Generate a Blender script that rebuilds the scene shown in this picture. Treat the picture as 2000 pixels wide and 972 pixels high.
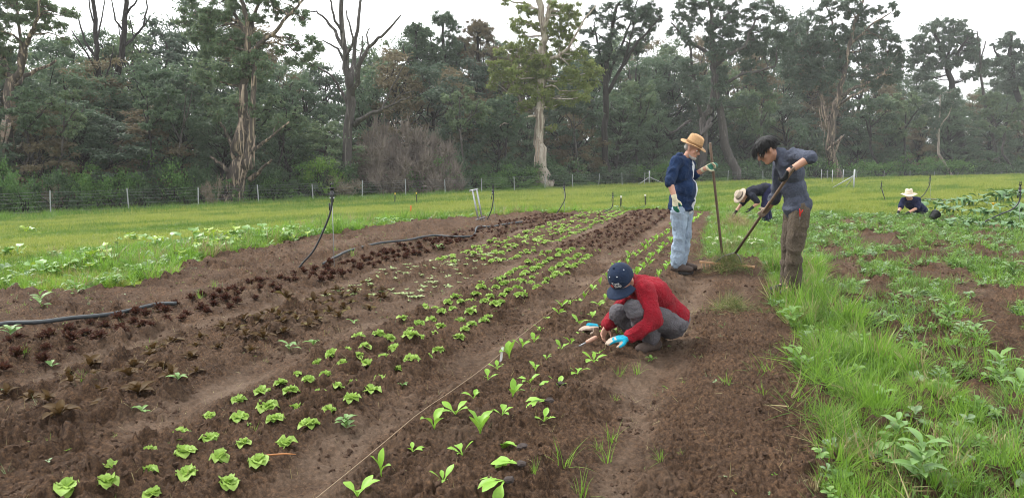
import bpy, bmesh, math, random
import numpy as np
from mathutils import Vector, Matrix, Euler

for _o in list(bpy.data.objects):
    bpy.data.objects.remove(_o)
scene = bpy.context.scene
COL = scene.collection
R = math.radians
rng = np.random.default_rng(7)
random.seed(7)

# ------------------------------------------------------------------ camera
FPX, CAMH, HOR = 1400.0, 1.45, 318.0
PITCH = math.atan((486 - HOR) / FPX)
cam_d = bpy.data.cameras.new('camera')
cam_d.sensor_width = 36.0
cam_d.lens = FPX / 2000.0 * 36.0
cam_d.clip_end = 4000.0
cam_d.clip_start = 0.05
cam = bpy.data.objects.new('camera', cam_d)
COL.objects.link(cam)
cam.location = (0, 0, CAMH)
cam.rotation_euler = (math.pi / 2 - PITCH, 0, 0)
scene.camera = cam

# ------------------------------------------------------------------ world: bright overcast sky
SUN_EL, SUN_AZ = R(50), R(-60)      # azimuth measured from +Y towards +X
world = bpy.data.worlds.new('World')
scene.world = world
world.use_nodes = True
wn, wl = world.node_tree.nodes, world.node_tree.links
wn.clear()
w_out = wn.new('ShaderNodeOutputWorld')
w_bg = wn.new('ShaderNodeBackground')
w_sky = wn.new('ShaderNodeTexSky')
w_sky.sky_type = 'NISHITA'
w_sky.sun_disc = False
w_sky.sun_elevation = SUN_EL
w_sky.sun_rotation = SUN_AZ
w_sky.dust_density = 4.0
w_sky.air_density = 1.0
w_hs = wn.new('ShaderNodeHueSaturation')
w_hs.inputs['Saturation'].default_value = 0.25
w_mix = wn.new('ShaderNodeMix')
w_mix.data_type = 'RGBA'
w_mix.inputs['Factor'].default_value = 0.72
w_mix.inputs['B'].default_value = (9.6, 9.8, 10.0, 1)
w_bg.inputs['Strength'].default_value = 0.1
wl.new(w_sky.outputs[0], w_hs.inputs['Color'])
wl.new(w_hs.outputs[0], w_mix.inputs['A'])
wl.new(w_mix.outputs['Result'], w_bg.inputs['Color'])
wl.new(w_bg.outputs[0], w_out.inputs['Surface'])

sun_d = bpy.data.lights.new('sun', 'SUN')
sun_d.energy = 1.5
sun_d.angle = R(12)
sun_d.color = (1.0, 0.97, 0.92)
sun = bpy.data.objects.new('sun', sun_d)
COL.objects.link(sun)
sun.location = (-20, -10, 60)
_sd = Vector((math.sin(SUN_AZ) * math.cos(SUN_EL), math.cos(SUN_AZ) * math.cos(SUN_EL), math.sin(SUN_EL)))
sun.rotation_euler = (-_sd).to_track_quat('-Z', 'Y').to_euler()

scene.view_settings.view_transform = 'Standard'
scene.view_settings.look = 'None'
scene.view_settings.exposure = 1.3
scene.view_settings.gamma = 1.0
scene.view_settings.use_curve_mapping = False
scene.render.engine = 'CYCLES'
scene.cycles.use_denoising = True
scene.cycles.filter_width = 1.0
scene.cycles.use_adaptive_sampling = False
scene.cycles.max_bounces = 6
scene.cycles.diffuse_bounces = 3
scene.cycles.transparent_max_bounces = 4
scene.cycles.volume_bounces = 0

# ------------------------------------------------------------------ pixel helpers (photo is 2000 x 972)
_cp, _sp = math.cos(PITCH), math.sin(PITCH)

def ray(px, py):
    a, b = (px - 1000) / FPX, -(py - 486) / FPX
    return Vector((a, _cp + b * _sp, -_sp + b * _cp))

def at(px, py, z=0.0):
    d = ray(px, py)
    t = (z - CAMH) / d.z
    return Vector((d.x * t, d.y * t, z))

def at_y(px, py, Y):
    """the point seen at (px, py) standing Y metres out"""
    d = ray(px, py)
    t = Y / d.y
    return Vector((d.x * t, Y, CAMH + d.z * t))

def to_px(p):
    x, y, z = p[0], p[1], p[2] - CAMH
    dep = y * _cp - z * _sp
    up = y * _sp + z * _cp
    return 1000 + FPX * x / dep, 486 - FPX * up / dep

# garden coordinates: u along the rows, v across them (to the right)
AZ = R(18.07)
SU, CU = math.sin(AZ), math.cos(AZ)

def uv(x, y):
    return x * SU + y * CU, x * CU - y * SU

def xy(u, v):
    return u * SU + v * CU, u * CU - v * SU

# ------------------------------------------------------------------ noise (numpy)
def _hash(ix, iy, iz, seed):
    n = (ix * 374761393 + iy * 668265263 + iz * 2147483647 + seed * 1274126177) & 0xFFFFFFFF
    n = ((n ^ (n >> 13)) * 1274126177) & 0xFFFFFFFF
    n = ((n ^ (n >> 16)) * 2246822519) & 0xFFFFFFFF
    return ((n ^ (n >> 15)) & 0xFFFFFF) / float(0xFFFFFF)

def noise2(x, y, seed=0):
    x, y = np.asarray(x, float), np.asarray(y, float)
    ix, iy = np.floor(x).astype(np.int64), np.floor(y).astype(np.int64)
    fx, fy = x - ix, y - iy
    fx, fy = fx * fx * (3 - 2 * fx), fy * fy * (3 - 2 * fy)
    z = np.zeros_like(ix)
    a, b = _hash(ix, iy, z, seed), _hash(ix + 1, iy, z, seed)
    c, d = _hash(ix, iy + 1, z, seed), _hash(ix + 1, iy + 1, z, seed)
    return (a + (b - a) * fx) * (1 - fy) + (c + (d - c) * fx) * fy

def noise3(p, seed=0):
    i = np.floor(p).astype(np.int64)
    f = p - i
    f = f * f * (3 - 2 * f)
    r = 0
    for dx in (0, 1):
        for dy in (0, 1):
            for dz in (0, 1):
                w = (f[:, 0] if dx else 1 - f[:, 0]) * (f[:, 1] if dy else 1 - f[:, 1]) * (f[:, 2] if dz else 1 - f[:, 2])
                r = r + w * _hash(i[:, 0] + dx, i[:, 1] + dy, i[:, 2] + dz, seed)
    return r

def fbm2(x, y, octv=4, seed=0, gain=0.5):
    s, a, t = 0, 1.0, 0
    for k in range(octv):
        s = s + a * noise2(x * 2 ** k + 17.3 * k, y * 2 ** k - 9.1 * k, seed + k)
        t += a
        a *= gain
    return s / t

def cells2(x, y, seed=0):
    """distance to the nearest jittered cell point, and that cell's random number"""
    x, y = np.asarray(x, float), np.asarray(y, float)
    ix, iy = np.floor(x).astype(np.int64), np.floor(y).astype(np.int64)
    best = np.full(x.shape, 9.0)
    rid = np.zeros(x.shape)
    z = np.zeros_like(ix)
    for dx in (-1, 0, 1):
        for dy in (-1, 0, 1):
            cx, cy = ix + dx, iy + dy
            ox, oy = _hash(cx, cy, z, seed), _hash(cx, cy, z, seed + 91)
            d = np.hypot(cx + ox - x, cy + oy - y)
            m = d < best
            best = np.where(m, d, best)
            rid = np.where(m, _hash(cx, cy, z, seed + 7), rid)
    return best, rid

def sstep(a, b, x):
    t = np.clip((np.asarray(x, float) - a) / (b - a), 0, 1)
    return t * t * (3 - 2 * t)

# ------------------------------------------------------------------ object helpers
def tag(o, label=None, cat=None, group=None, kind=None):
    if label: o['label'] = label
    if cat: o['category'] = cat
    if group: o['group'] = group
    if kind: o['kind'] = kind
    return o

def obj(name, mesh, mat=None, parent=None, loc=None):
    o = bpy.data.objects.new(name, mesh)
    COL.objects.link(o)
    if mat is not None and mesh is not None:
        if isinstance(mat, (list, tuple)):
            for m in mat:
                mesh.materials.append(m)
        elif len(mesh.materials) == 0:
            mesh.materials.append(mat)
    if parent is not None:
        o.parent = parent
    if loc is not None:
        o.location = loc
    return o

def empty(name, loc=(0, 0, 0), rz=0.0):
    o = bpy.data.objects.new(name, None)
    COL.objects.link(o)
    o.location = loc
    o.rotation_euler = (0, 0, rz)
    o.empty_display_size = 0.1
    return o

def mesh_np(name, verts, faces, smooth=True):
    """verts (n,3); faces (m,k) array of one face size, or a list of faces"""
    me = bpy.data.meshes.new(name)
    verts = np.asarray(verts, np.float32)
    if isinstance(faces, np.ndarray):
        k = faces.shape[1]
        me.vertices.add(len(verts))
        me.vertices.foreach_set('co', verts.ravel())
        me.loops.add(faces.size)
        me.loops.foreach_set('vertex_index', faces.ravel().astype(np.int32))
        me.polygons.add(len(faces))
        me.polygons.foreach_set('loop_start', np.arange(0, faces.size, k, dtype=np.int32))
        me.polygons.foreach_set('loop_total', np.full(len(faces), k, np.int32))
        me.polygons.foreach_set('use_smooth', np.full(len(faces), smooth))
        me.update(calc_edges=True)
    else:
        me.from_pydata([tuple(map(float, v)) for v in verts], [], [list(map(int, f)) for f in faces])
        me.polygons.foreach_set('use_smooth', np.full(len(me.polygons), smooth))
        me.update()
    return me

class MB:
    """collects simple shapes and builds one mesh"""
    def __init__(self):
        self.v, self.f = [], []
    def add(self, vs, fs):
        n = len(self.v)
        self.v += [tuple(v) for v in vs]
        self.f += [[i + n for i in f] for f in fs]
    def tube(self, pts, rad, seg=8, cap=True, flat=1.0):
        pts = [Vector(p) for p in pts]
        if not isinstance(rad, (list, tuple)): rad = [rad] * len(pts)
        n = len(self.v)
        up = Vector((0.13, 0.31, 0.94))
        prev = None
        for i, p in enumerate(pts):
            t = (pts[min(i + 1, len(pts) - 1)] - pts[max(i - 1, 0)]).normalized()
            a = prev if prev is not None else (up if abs(t.dot(up)) < 0.95 else Vector((1, 0, 0)))
            a = (a - t * a.dot(t)).normalized()
            prev = a
            b = t.cross(a)
            for k in range(seg):
                an = 2 * math.pi * k / seg
                self.v.append(tuple(p + (a * math.cos(an) + b * math.sin(an) * flat) * rad[i]))
        for i in range(len(pts) - 1):
            for k in range(seg):
                a0, a1 = n + i * seg + k, n + i * seg + (k + 1) % seg
                self.f.append([a0, a1, a1 + seg, a0 + seg])
        if cap:
            self.f.append([n + k for k in range(seg)][::-1])
            self.f.append([n + (len(pts) - 1) * seg + k for k in range(seg)])
        return self
    def box(self, c, s, M=None):
        vs = [Vector((x * s[0] / 2, y * s[1] / 2, z * s[2] / 2)) for x in (-1, 1) for y in (-1, 1) for z in (-1, 1)]
        if M is not None: vs = [M @ v for v in vs]
        vs = [v + Vector(c) for v in vs]
        self.add(vs, [[0, 1, 3, 2], [4, 6, 7, 5], [0, 4, 5, 1], [2, 3, 7, 6], [0, 2, 6, 4], [1, 5, 7, 3]])
        return self
    def lathe(self, prof, seg=24, M=None):
        """prof: list of (r, z), around local z"""
        n = len(self.v)
        for (r, z) in prof:
            for k in range(seg):
                a = 2 * math.pi * k / seg
                p = Vector((r * math.cos(a), r * math.sin(a), z))
                self.v.append(tuple(M @ p if M is not None else p))
        for i in range(len(prof) - 1):
            for k in range(seg):
                a0, a1 = n + i * seg + k, n + i * seg + (k + 1) % seg
                self.f.append([a0, a1, a1 + seg, a0 + seg])
        return self
    def mesh(self, name, smooth=True):
        return mesh_np(name, self.v, self.f, smooth)
    def build(self, name, mat, parent=None, smooth=True):
        return obj(name, self.mesh(name, smooth), mat, parent)

# ------------------------------------------------------------------ materials
def nmat(name):
    m = bpy.data.materials.new(name)
    m.use_nodes = True
    nt = m.node_tree
    b = nt.nodes['Principled BSDF']
    return m, nt, b

def ramp(nt, fac, stops):
    r = nt.nodes.new('ShaderNodeValToRGB')
    el = r.color_ramp.elements
    while len(el) < len(stops): el.new(0.5)
    for e, (p, c) in zip(el, stops):
        e.position = p
        e.color = (*c, 1)
    if fac is not None: nt.links.new(fac, r.inputs[0])
    return r

def noise_node(nt, scale, detail=4, rough=0.6, vec=None, dist=0.0):
    n = nt.nodes.new('ShaderNodeTexNoise')
    n.inputs['Scale'].default_value = scale
    n.inputs['Detail'].default_value = detail
    n.inputs['Roughness'].default_value = rough
    n.inputs['Distortion'].default_value = dist
    if vec is not None: nt.links.new(vec, n.inputs['Vector'])
    return n

def mixrgb(nt, fac, a, b, mode='MIX'):
    m = nt.nodes.new('ShaderNodeMix')
    m.data_type = 'RGBA'
    m.blend_type = mode
    for sock, val in (('Factor', fac), ('A', a), ('B', b)):
        if isinstance(val, (int, float)): m.inputs[sock].default_value = val
        elif isinstance(val, tuple): m.inputs[sock].default_value = (*val, 1)
        else: nt.links.new(val, m.inputs[sock])
    return m.outputs['Result']

def bump(nt, bsdf, height, strength=0.4, dist=0.01):
    b = nt.nodes.new('ShaderNodeBump')
    b.inputs['Strength'].default_value = strength
    b.inputs['Distance'].default_value = dist
    nt.links.new(height, b.inputs['Height'])
    nt.links.new(b.outputs[0], bsdf.inputs['Normal'])
    return b

def plain(name, col, rough=0.6, scale=40.0, var=0.25, bmp=0.2, bdist=0.004, metal=0.0, spec=0.5, coords='Object'):
    """a colour broken up by noise, with fine relief"""
    m, nt, b = nmat(name)
    tc = nt.nodes.new('ShaderNodeTexCoord')
    n = noise_node(nt, scale, 5, 0.65, tc.outputs[coords])
    lo = tuple(c * (1 - var) for c in col)
    hi = tuple(min(1, c * (1 + var)) for c in col)
    r = ramp(nt, n.outputs['Fac'], [(0.3, lo), (0.7, hi)])
    nt.links.new(r.outputs[0], b.inputs['Base Color'])
    b.inputs['Roughness'].default_value = rough
    b.inputs['Metallic'].default_value = metal
    b.inputs['Specular IOR Level'].default_value = spec
    if bmp: bump(nt, b, n.outputs['Fac'], bmp, bdist)
    return m

def cloth(name, col, scale=9.0, fine=350.0, var=0.22, bmp=0.5, rough=0.9, stain=None, stain_amt=0.5):
    m, nt, b = nmat(name)
    tc = nt.nodes.new('ShaderNodeTexCoord')
    n = noise_node(nt, scale, 4, 0.6, tc.outputs['Object'], 0.4)
    n2 = noise_node(nt, fine, 2, 0.6, tc.outputs['Object'])
    r = ramp(nt, n.outputs['Fac'], [(0.3, tuple(c * (1 - var) for c in col)), (0.7, tuple(min(1, c * (1 + var)) for c in col))])
    c = mixrgb(nt, 0.35, r.outputs[0], n2.outputs['Color'], 'SOFT_LIGHT')
    if stain:
        n3 = noise_node(nt, 5.0, 5, 0.7, tc.outputs['Object'], 0.6)
        f = ramp(nt, n3.outputs['Fac'], [(0.52, (0, 0, 0)), (0.72, (stain_amt,) * 3)])
        c = mixrgb(nt, f.outputs[0], c, stain)
    nt.links.new(c, b.inputs['Base Color'])
    b.inputs['Roughness'].default_value = rough
    b.inputs['Specular IOR Level'].default_value = 0.2
    b.inputs['Sheen Weight'].default_value = 0.04
    n4 = noise_node(nt, 26.0, 4, 0.65, tc.outputs['Object'], 1.6)
    bb = bump(nt, b, n4.outputs['Fac'], min(1.0, bmp * 1.5), 0.022)
    return m

def leafmat(name, c0, c1, c2=None, trans=0.35, rough=0.5, scale=30.0, spec=0.4, tone=None):
    """leaf: colour varies per object / instance and within the blade; light passes through"""
    m, nt, b = nmat(name)
    oi = nt.nodes.new('ShaderNodeObjectInfo')
    geo = nt.nodes.new('ShaderNodeNewGeometry')
    tc = nt.nodes.new('ShaderNodeTexCoord')
    r1 = ramp(nt, oi.outputs['Random'], [(0.0, c0), (1.0, c1)])
    r2 = ramp(nt, geo.outputs['Random Per Island'], [(0.0, c0), (0.75, c1), (1.0, c2 or c1)])
    c = mixrgb(nt, 0.6, r1.outputs[0], r2.outputs[0])
    n = noise_node(nt, scale, 3, 0.6, tc.outputs['Object'])
    dk = ramp(nt, n.outputs['Fac'], [(0.25, (0.72, 0.72, 0.72)), (0.75, (1.2, 1.2, 1.2))])
    c = mixrgb(nt, 1.0, c, dk.outputs[0], 'MULTIPLY')
    if tone:                                   # patchy growth: a second colour where the sward is lusher
        ta = nt.nodes.new('ShaderNodeAttribute'); ta.attribute_type = 'INSTANCER'; ta.attribute_name = 'tone'
        c = mixrgb(nt, ta.outputs['Fac'], c, tone)
    nt.links.new(c, b.inputs['Base Color'])
    b.inputs['Roughness'].default_value = rough
    b.inputs['Specular IOR Level'].default_value = spec
    tr = nt.nodes.new('ShaderNodeBsdfTranslucent')
    nt.links.new(c, tr.inputs['Color'])
    mx = nt.nodes.new('ShaderNodeMixShader')
    mx.inputs[0].default_value = trans
    nt.links.new(b.outputs[0], mx.inputs[1])
    nt.links.new(tr.outputs[0], mx.inputs[2])
    out = nt.nodes['Material Output']
    nt.links.new(mx.outputs[0], out.inputs['Surface'])
    return m
# ================================================================== the lie of the land
FURROWS = [(-4.60, 0.17, 0.045), (-3.22, 0.20, 0.040), (-1.93, 0.20, 0.055), (-0.56, 0.22, 0.060)]
LEFT_U = [-8, 4, 5.5, 6.1, 6.7, 8, 9.15, 13, 16.5, 18]
LEFT_V = [-8.6, -8.6, -8.4, -7.2, -6.75, -7.3, -7.8, -8.1, -8.1, -7.6]
FAR_V = [-9, -8.1, -6.5, -3.1, -0.9, 3]
FAR_U = [15.5, 16.5, 20.0, 22.0, 22.4, 22.4]
RIGHT_U = [-8, 2, 3.3, 4.4, 5.65, 6.7, 7.9, 9.8, 10.6, 11.5, 14, 23]
RIGHT_V = [.25, .28, .36, .54, .49, .4, .31, .3, .1, -.55, -.75, -.9]

def base_z(x, y):
    x, y = np.asarray(x, float), np.asarray(y, float)
    q = (y - x) * 0.7071
    al = (x + y) * 0.7071
    fac = np.clip(1.18 - 0.0085 * al, 0.12, 1.25)
    drop = -0.036 * np.maximum(q - 12, 0) ** 1.0 * fac
    drop = np.where(q > 12, drop, 0) * sstep(11, 18, q)
    beyond = sstep(43, 60, q + np.maximum(al - 59, 0) * 0.52)
    rise = sstep(70, 140, q + np.maximum(al - 59, 0) * 0.52)
    return drop - 1.5 * beyond * (1 - rise) + rise * 7.0

def in_soil(u, v):
    wob = (fbm2(u * 1.3, v * 1.3, 3, 41) - 0.5) * 0.7
    wr = (fbm2(u * 3, v * 3, 3, 43) - 0.5) * 0.25
    return (v > np.interp(u, LEFT_U, LEFT_V) + wob) & (v < np.interp(u, RIGHT_U, RIGHT_V) + wr) & (u < np.interp(v, FAR_V, FAR_U) + wob)

def in_weedy(u, v):
    wr = (fbm2(u * 3, v * 3, 3, 43) - 0.5) * 0.25
    return (v >= np.interp(u, RIGHT_U, RIGHT_V) + wr) & (u < 21.5 + (fbm2(u * .6, v * .6, 3, 45) - 0.5) * 2) & (v < 16)

def macro_z(x, y):
    """ground height without the clods"""
    x, y = np.asarray(x, float), np.asarray(y, float)
    u, v = uv(x, y)
    z = base_z(x, y)
    fade = 1 - sstep(17, 22, u)
    for (v0, w, d) in FURROWS:
        vv = v + (noise2(u * 0.9, v0 * 0 + v0, 5) - 0.5) * 0.12
        if v0 > -1: vv = vv + 0.12 * sstep(8, 11, u)
        z = z - d * np.exp(-((vv - v0) / w) ** 2) * fade
    # mound of raked soil and weeds in front of the rake
    mx, my = RAKE_MOUND
    z = z + 0.13 * np.exp(-(((x - mx) / 0.50) ** 2 + ((y - my) / 0.5) ** 2))
    # the bed on the right is heaped slightly towards the grass strip
    z = z + 0.035 * np.exp(-((v - 0.05) / 0.4) ** 2) * (1 - sstep(9, 11, u))
    z = z + (fbm2(u * 1.1, v * 1.1, 3, 3) - 0.5) * 0.05
    return z

_rm = at(1422, 530)
RAKE_MOUND = (_rm.x, _rm.y)

def gz(x, y):
    return float(macro_z(np.array([x]), np.array([y]))[0])

def G(px, py):
    """ground point seen at a pixel"""
    z = 0.0
    for _ in range(6):
        p = at(px, py, z)
        z = 0.5 * z + 0.5 * gz(p.x, p.y)
    p = at(px, py, z)
    return Vector((p.x, p.y, gz(p.x, p.y)))

def guv(u, v):
    x, y = xy(u, v)
    return Vector((x, y, gz(x, y)))

_th = np.concatenate([np.arange(-180, -60, 6.0), np.arange(-60, -40, 0.8), np.arange(-40, 40, 0.115), np.arange(40, 60, 0.8), np.arange(60, 180.01, 6.0)])
_th = np.radians(_th)
_rr = [0.0, 0.4, 0.8, 1.1, 1.35, 1.5]
while _rr[-1] < 7.5: _rr.append(_rr[-1] * (1.0038 if _rr[-1] > 2.4 else 1.012))
while _rr[-1] < 24: _rr.append(_rr[-1] * 1.0062)
while _rr[-1] < 75: _rr.append(_rr[-1] * 1.018)
while _rr[-1] < 2600: _rr.append(_rr[-1] * 1.12)
_rr = np.array(_rr)
GR, GT = np.meshgrid(_rr, _th, indexing='ij')
GX, GY = GR * np.sin(GT), GR * np.cos(GT)
GU, GV = uv(GX, GY)
GZ = macro_z(GX, GY)
_soil = in_soil(GU, GV)
_weed = in_weedy(GU, GV) & ~_soil
_near = (GR < 26)
# clods: lumps of several sizes, finer where the bed was raked
_fine = np.exp(-((GV - 0.0) / 0.5) ** 2) * (GU < 9.5) + 0.55 * np.exp(-((GV + 1.35) / 0.45) ** 2)
_fine = np.clip(_fine, 0, 1)
_bigm = fbm2(GU * 1.7, GV * 1.7, 3, 11)
wob_u, wob_v = GU + (fbm2(GU * 9, GV * 9, 2, 15) - .5) * .12, GV + (fbm2(GU * 9, GV * 9, 2, 16) - .5) * .12
c1, i1 = cells2(wob_u * 6.5, wob_v * 6.5, 21)
c2, i2 = cells2(wob_u * 15, wob_v * 15, 22)
c3, i3 = cells2(wob_u * 34, wob_v * 34, 23)
c4, i4 = cells2(wob_u * 75, wob_v * 75, 24)
lump = lambda c, i, keep: np.where(i > keep, np.sqrt(np.clip(1 - (c / 0.62) ** 2, 0, 1)), 0) * (0.4 + 0.6 * i)
clod = 0.050 * lump(c1, i1, 0.58) * sstep(0.42, 0.58, _bigm) * (1 - 0.8 * _fine) + 0.030 * lump(c2, i2, 0.38) * sstep(0.36, 0.6, _bigm) * (1 - 0.75 * _fine) + 0.015 * lump(c3, i3, 0.25) + 0.007 * lump(c4, i4, 0.2) * (GR < 9)
clod = clod + (fbm2(GU * 7, GV * 7, 5, 31, 0.62) - 0.5) * 0.065 * (1 - 0.5 * _fine) + (fbm2(GU * 45, GV * 45, 3, 33, 0.6) - 0.5) * 0.024
_track = np.zeros_like(GU)
for (v0, w, d) in FURROWS:
    _track = np.maximum(_track, np.exp(-((GV - v0 + (noise2(GU * 1.2, GV * 0 + v0, 6) - .5) * .2) / (w * 0.9)) ** 4))
clod = clod * (1 - 0.5 * _track) * 1.4
GZ = np.where((_soil | _weed) & _near, GZ + clod, GZ + (fbm2(GX * 2, GY * 2, 3, 51) - 0.5) * 0.06 * (_near | (GR < 60)))
_dry = 0.75 * _track * sstep(0.36, 0.74, fbm2(GU * 1.6, GV * 4, 5, 61, 0.62)) * (1 - sstep(15, 22, GU))
_dry = np.clip(_dry + 0.35 * sstep(0.58, 0.8, fbm2(GU * .9, GV * 2.2, 4, 63)), 0, 1)

ni, nj = GX.shape
_idx = np.arange(ni * nj).reshape(ni, nj)
quads = np.stack([_idx[:-1, :-1], _idx[:-1, 1:], _idx[1:, 1:], _idx[1:, :-1]], -1).reshape(-1, 4)[:, ::-1]
fu = 0.25 * (GU[:-1, :-1] + GU[1:, :-1] + GU[:-1, 1:] + GU[1:, 1:])
fv = 0.25 * (GV[:-1, :-1] + GV[1:, :-1] + GV[:-1, 1:] + GV[1:, 1:])
f_soil = _soil[:-1, :-1].reshape(-1)
f_weed = _weed[:-1, :-1].reshape(-1)
f_track = np.full(fu.size, -1)
for k, (v0, w, d) in enumerate(FURROWS):
    m = (np.abs(fv - v0) < w * 1.1).reshape(-1) & f_soil & (fu.reshape(-1) > -3)
    f_track[m] = k

def soil_mat():
    m, nt, b = nmat('garden_soil')
    tc = nt.nodes.new('ShaderNodeTexCoord')
    at_ = nt.nodes.new('ShaderNodeAttribute')
    at_.attribute_name = 'dry'
    P = tc.outputs['Object']
    n1 = noise_node(nt, 2.2, 5, 0.65, P)
    n2 = noise_node(nt, 48.0, 6, 0.75, P)
    n3 = noise_node(nt, 300.0, 3, 0.7, P)
    wet = ramp(nt, n1.outputs['Fac'], [(0.3, (0.051, 0.029, 0.0165)), (0.7, (0.104, 0.062, 0.037))])
    c = mixrgb(nt, 0.8, wet.outputs[0], ramp(nt, n2.outputs['Fac'], [(0.36, (0.36, 0.33, 0.30)), (0.50, (0.95, 0.95, 0.95)), (0.64, (2.1, 2.0, 1.85))]).outputs[0], 'MULTIPLY')
    c = mixrgb(nt, 0.5, c, ramp(nt, n3.outputs['Fac'], [(0.38, (0.5, 0.5, 0.5)), (0.62, (1.5, 1.5, 1.5))]).outputs[0], 'MULTIPLY')
    dry = ramp(nt, n2.outputs['Fac'], [(0.2, (0.12, 0.080, 0.055)), (0.8, (0.22, 0.158, 0.112))])
    f = nt.nodes.new('ShaderNodeMath'); f.operation = 'MULTIPLY'
    nt.links.new(at_.outputs['Fac'], f.inputs[0]); f.inputs[1].default_value = 0.85
    c = mixrgb(nt, f.outputs[0], c, dry.outputs[0])
    # straw flecks and pale grit
    v = nt.nodes.new('ShaderNodeTexVoronoi'); v.inputs['Scale'].default_value = 26.0
    nt.links.new(P, v.inputs['Vector'])
    gr = ramp(nt, v.outputs['Distance'], [(0.0, (0.7, 0.7, 0.7)), (0.055, (0, 0, 0))])
    c = mixrgb(nt, gr.outputs[0], c, (0.24, 0.19, 0.13))
    nt.links.new(c, b.inputs['Base Color'])
    b.inputs['Roughness'].default_value = 0.95
    b.inputs['Specular IOR Level'].default_value = 0.2
    bump(nt, b, mixrgb(nt, 0.5, n2.outputs['Fac'], n3.outputs['Fac']), 1.0, 0.02)
    return m

def lawn_mat():
    m, nt, b = nmat('lawn_ground')
    tc = nt.nodes.new('ShaderNodeTexCoord')
    mp = nt.nodes.new('ShaderNodeMapping')
    mp.inputs['Rotation'].default_value = (0, 0, R(-42))
    mp.inputs['Scale'].default_value = (0.12, 0.6, 1)
    nt.links.new(tc.outputs['Object'], mp.inputs['Vector'])
    n1 = noise_node(nt, 1.6, 5, 0.6, mp.outputs[0], 0.5)
    n2 = noise_node(nt, 14.0, 5, 0.7, tc.outputs['Object'])
    r = ramp(nt, n1.outputs['Fac'], [(0.25, (0.085, 0.160, 0.018)), (0.5, (0.170, 0.225, 0.026)), (0.75, (0.245, 0.250, 0.045))])
    c = mixrgb(nt, 0.8, r.outputs[0], ramp(nt, n2.outputs['Fac'], [(0.25, (0.45, 0.5, 0.45)), (0.7, (1.3, 1.25, 1.2))]).outputs[0], 'MULTIPLY')
    at_ = nt.nodes.new('ShaderNodeAttribute'); at_.attribute_name = 'dry'
    c = mixrgb(nt, at_.outputs['Fac'], c, (0.020, 0.024, 0.010))
    nt.links.new(c, b.inputs['Base Color'])
    b.inputs['Roughness'].default_value = 0.95
    b.inputs['Specular IOR Level'].default_value = 0.15
    bump(nt, b, n2.outputs['Fac'], 0.8, 0.05)
    return m

M_SOIL, M_LAWN = soil_mat(), lawn_mat()
# leaf litter floor beyond the fence (dark mulch, not lawn)
_fq = (GY - GX) * 0.7071 + np.maximum((GX + GY) * 0.7071 - 59, 0) * 0.52
_litter = sstep(42.5, 45, _fq)

# height of the finished surface, clods included, read back from the grid
_lr = np.arange(len(_rr), dtype=float)
_lt = np.arange(len(_th), dtype=float)
def top_z(x, y):
    x, y = np.asarray(x, float), np.asarray(y, float)
    fi = np.interp(np.hypot(x, y), _rr, _lr); fj = np.interp(np.arctan2(x, y), _th, _lt)
    i = np.minimum(fi.astype(int), len(_rr) - 2); j = np.minimum(fj.astype(int), len(_th) - 2)
    a, b = fi - i, fj - j
    return GZ[i, j] * (1 - a) * (1 - b) + GZ[i + 1, j] * a * (1 - b) + GZ[i, j + 1] * (1 - a) * b + GZ[i + 1, j + 1] * a * b

def gz(x, y):
    return float(top_z(x, y))

def ground_piece(name, mask, mat, attr, label, cat):
    q = quads[mask]
    used, inv = np.unique(q, return_inverse=True)
    vs = np.stack([GX.ravel()[used], GY.ravel()[used], GZ.ravel()[used]], -1)
    me = mesh_np(name, vs, inv.reshape(-1, 4))
    a = me.attributes.new('dry', 'FLOAT', 'POINT')
    a.data.foreach_set('value', attr.ravel()[used].astype(np.float32))
    o = obj(name, me, mat)
    tag(o, label, cat, kind='structure')
    return o

ground_piece('ground', ~f_soil & ~f_weed, M_LAWN, _litter, 'mown yellow green grass field running to the wire fence', 'field')
ground_piece('garden_soil', f_soil & (f_track < 0), M_SOIL, _dry, 'dark brown tilled soil of the planted beds', 'soil')
ground_piece('weedy_soil', f_weed, M_SOIL, _dry, 'bare brown soil between the weeds on the right', 'soil')
for k, lb in enumerate(['pale trodden strip between dark red and bronze lettuce beds', 'trodden strip between bronze lettuces and bright green lettuces',
                        'trodden furrow between bright green lettuces and the string line', 'trodden furrow right of the chard seedlings behind the crouching person']):
    ground_piece('footpath', f_track == k, M_SOIL, _dry, lb, 'path')
# ================================================================== trees, fence
def fence_y(px):
    a = (px - 1000) / FPX
    return 58.4 / (1 - a) if px < 1267 else 63.0 / (1 - 0.5556 * a)

def kites(c, d, n, ln, wd):
    """leaf-shaped quads at c, along d, facing n"""
    d = d / (np.linalg.norm(d, axis=1, keepdims=True) + 1e-9)
    s = np.cross(d, n)
    s = s / (np.linalg.norm(s, axis=1, keepdims=True) + 1e-9)
    ln, wd = ln[:, None], wd[:, None]
    v = np.stack([c - d * ln * 0.5, c - d * ln * 0.05 + s * wd * 0.5, c + d * ln * 0.5, c - d * ln * 0.05 - s * wd * 0.5], 1)
    return v.reshape(-1, 3)

def rand_unit(g, n):
    p = g.normal(size=(n, 3))
    return p / np.linalg.norm(p, axis=1, keepdims=True)

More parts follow.
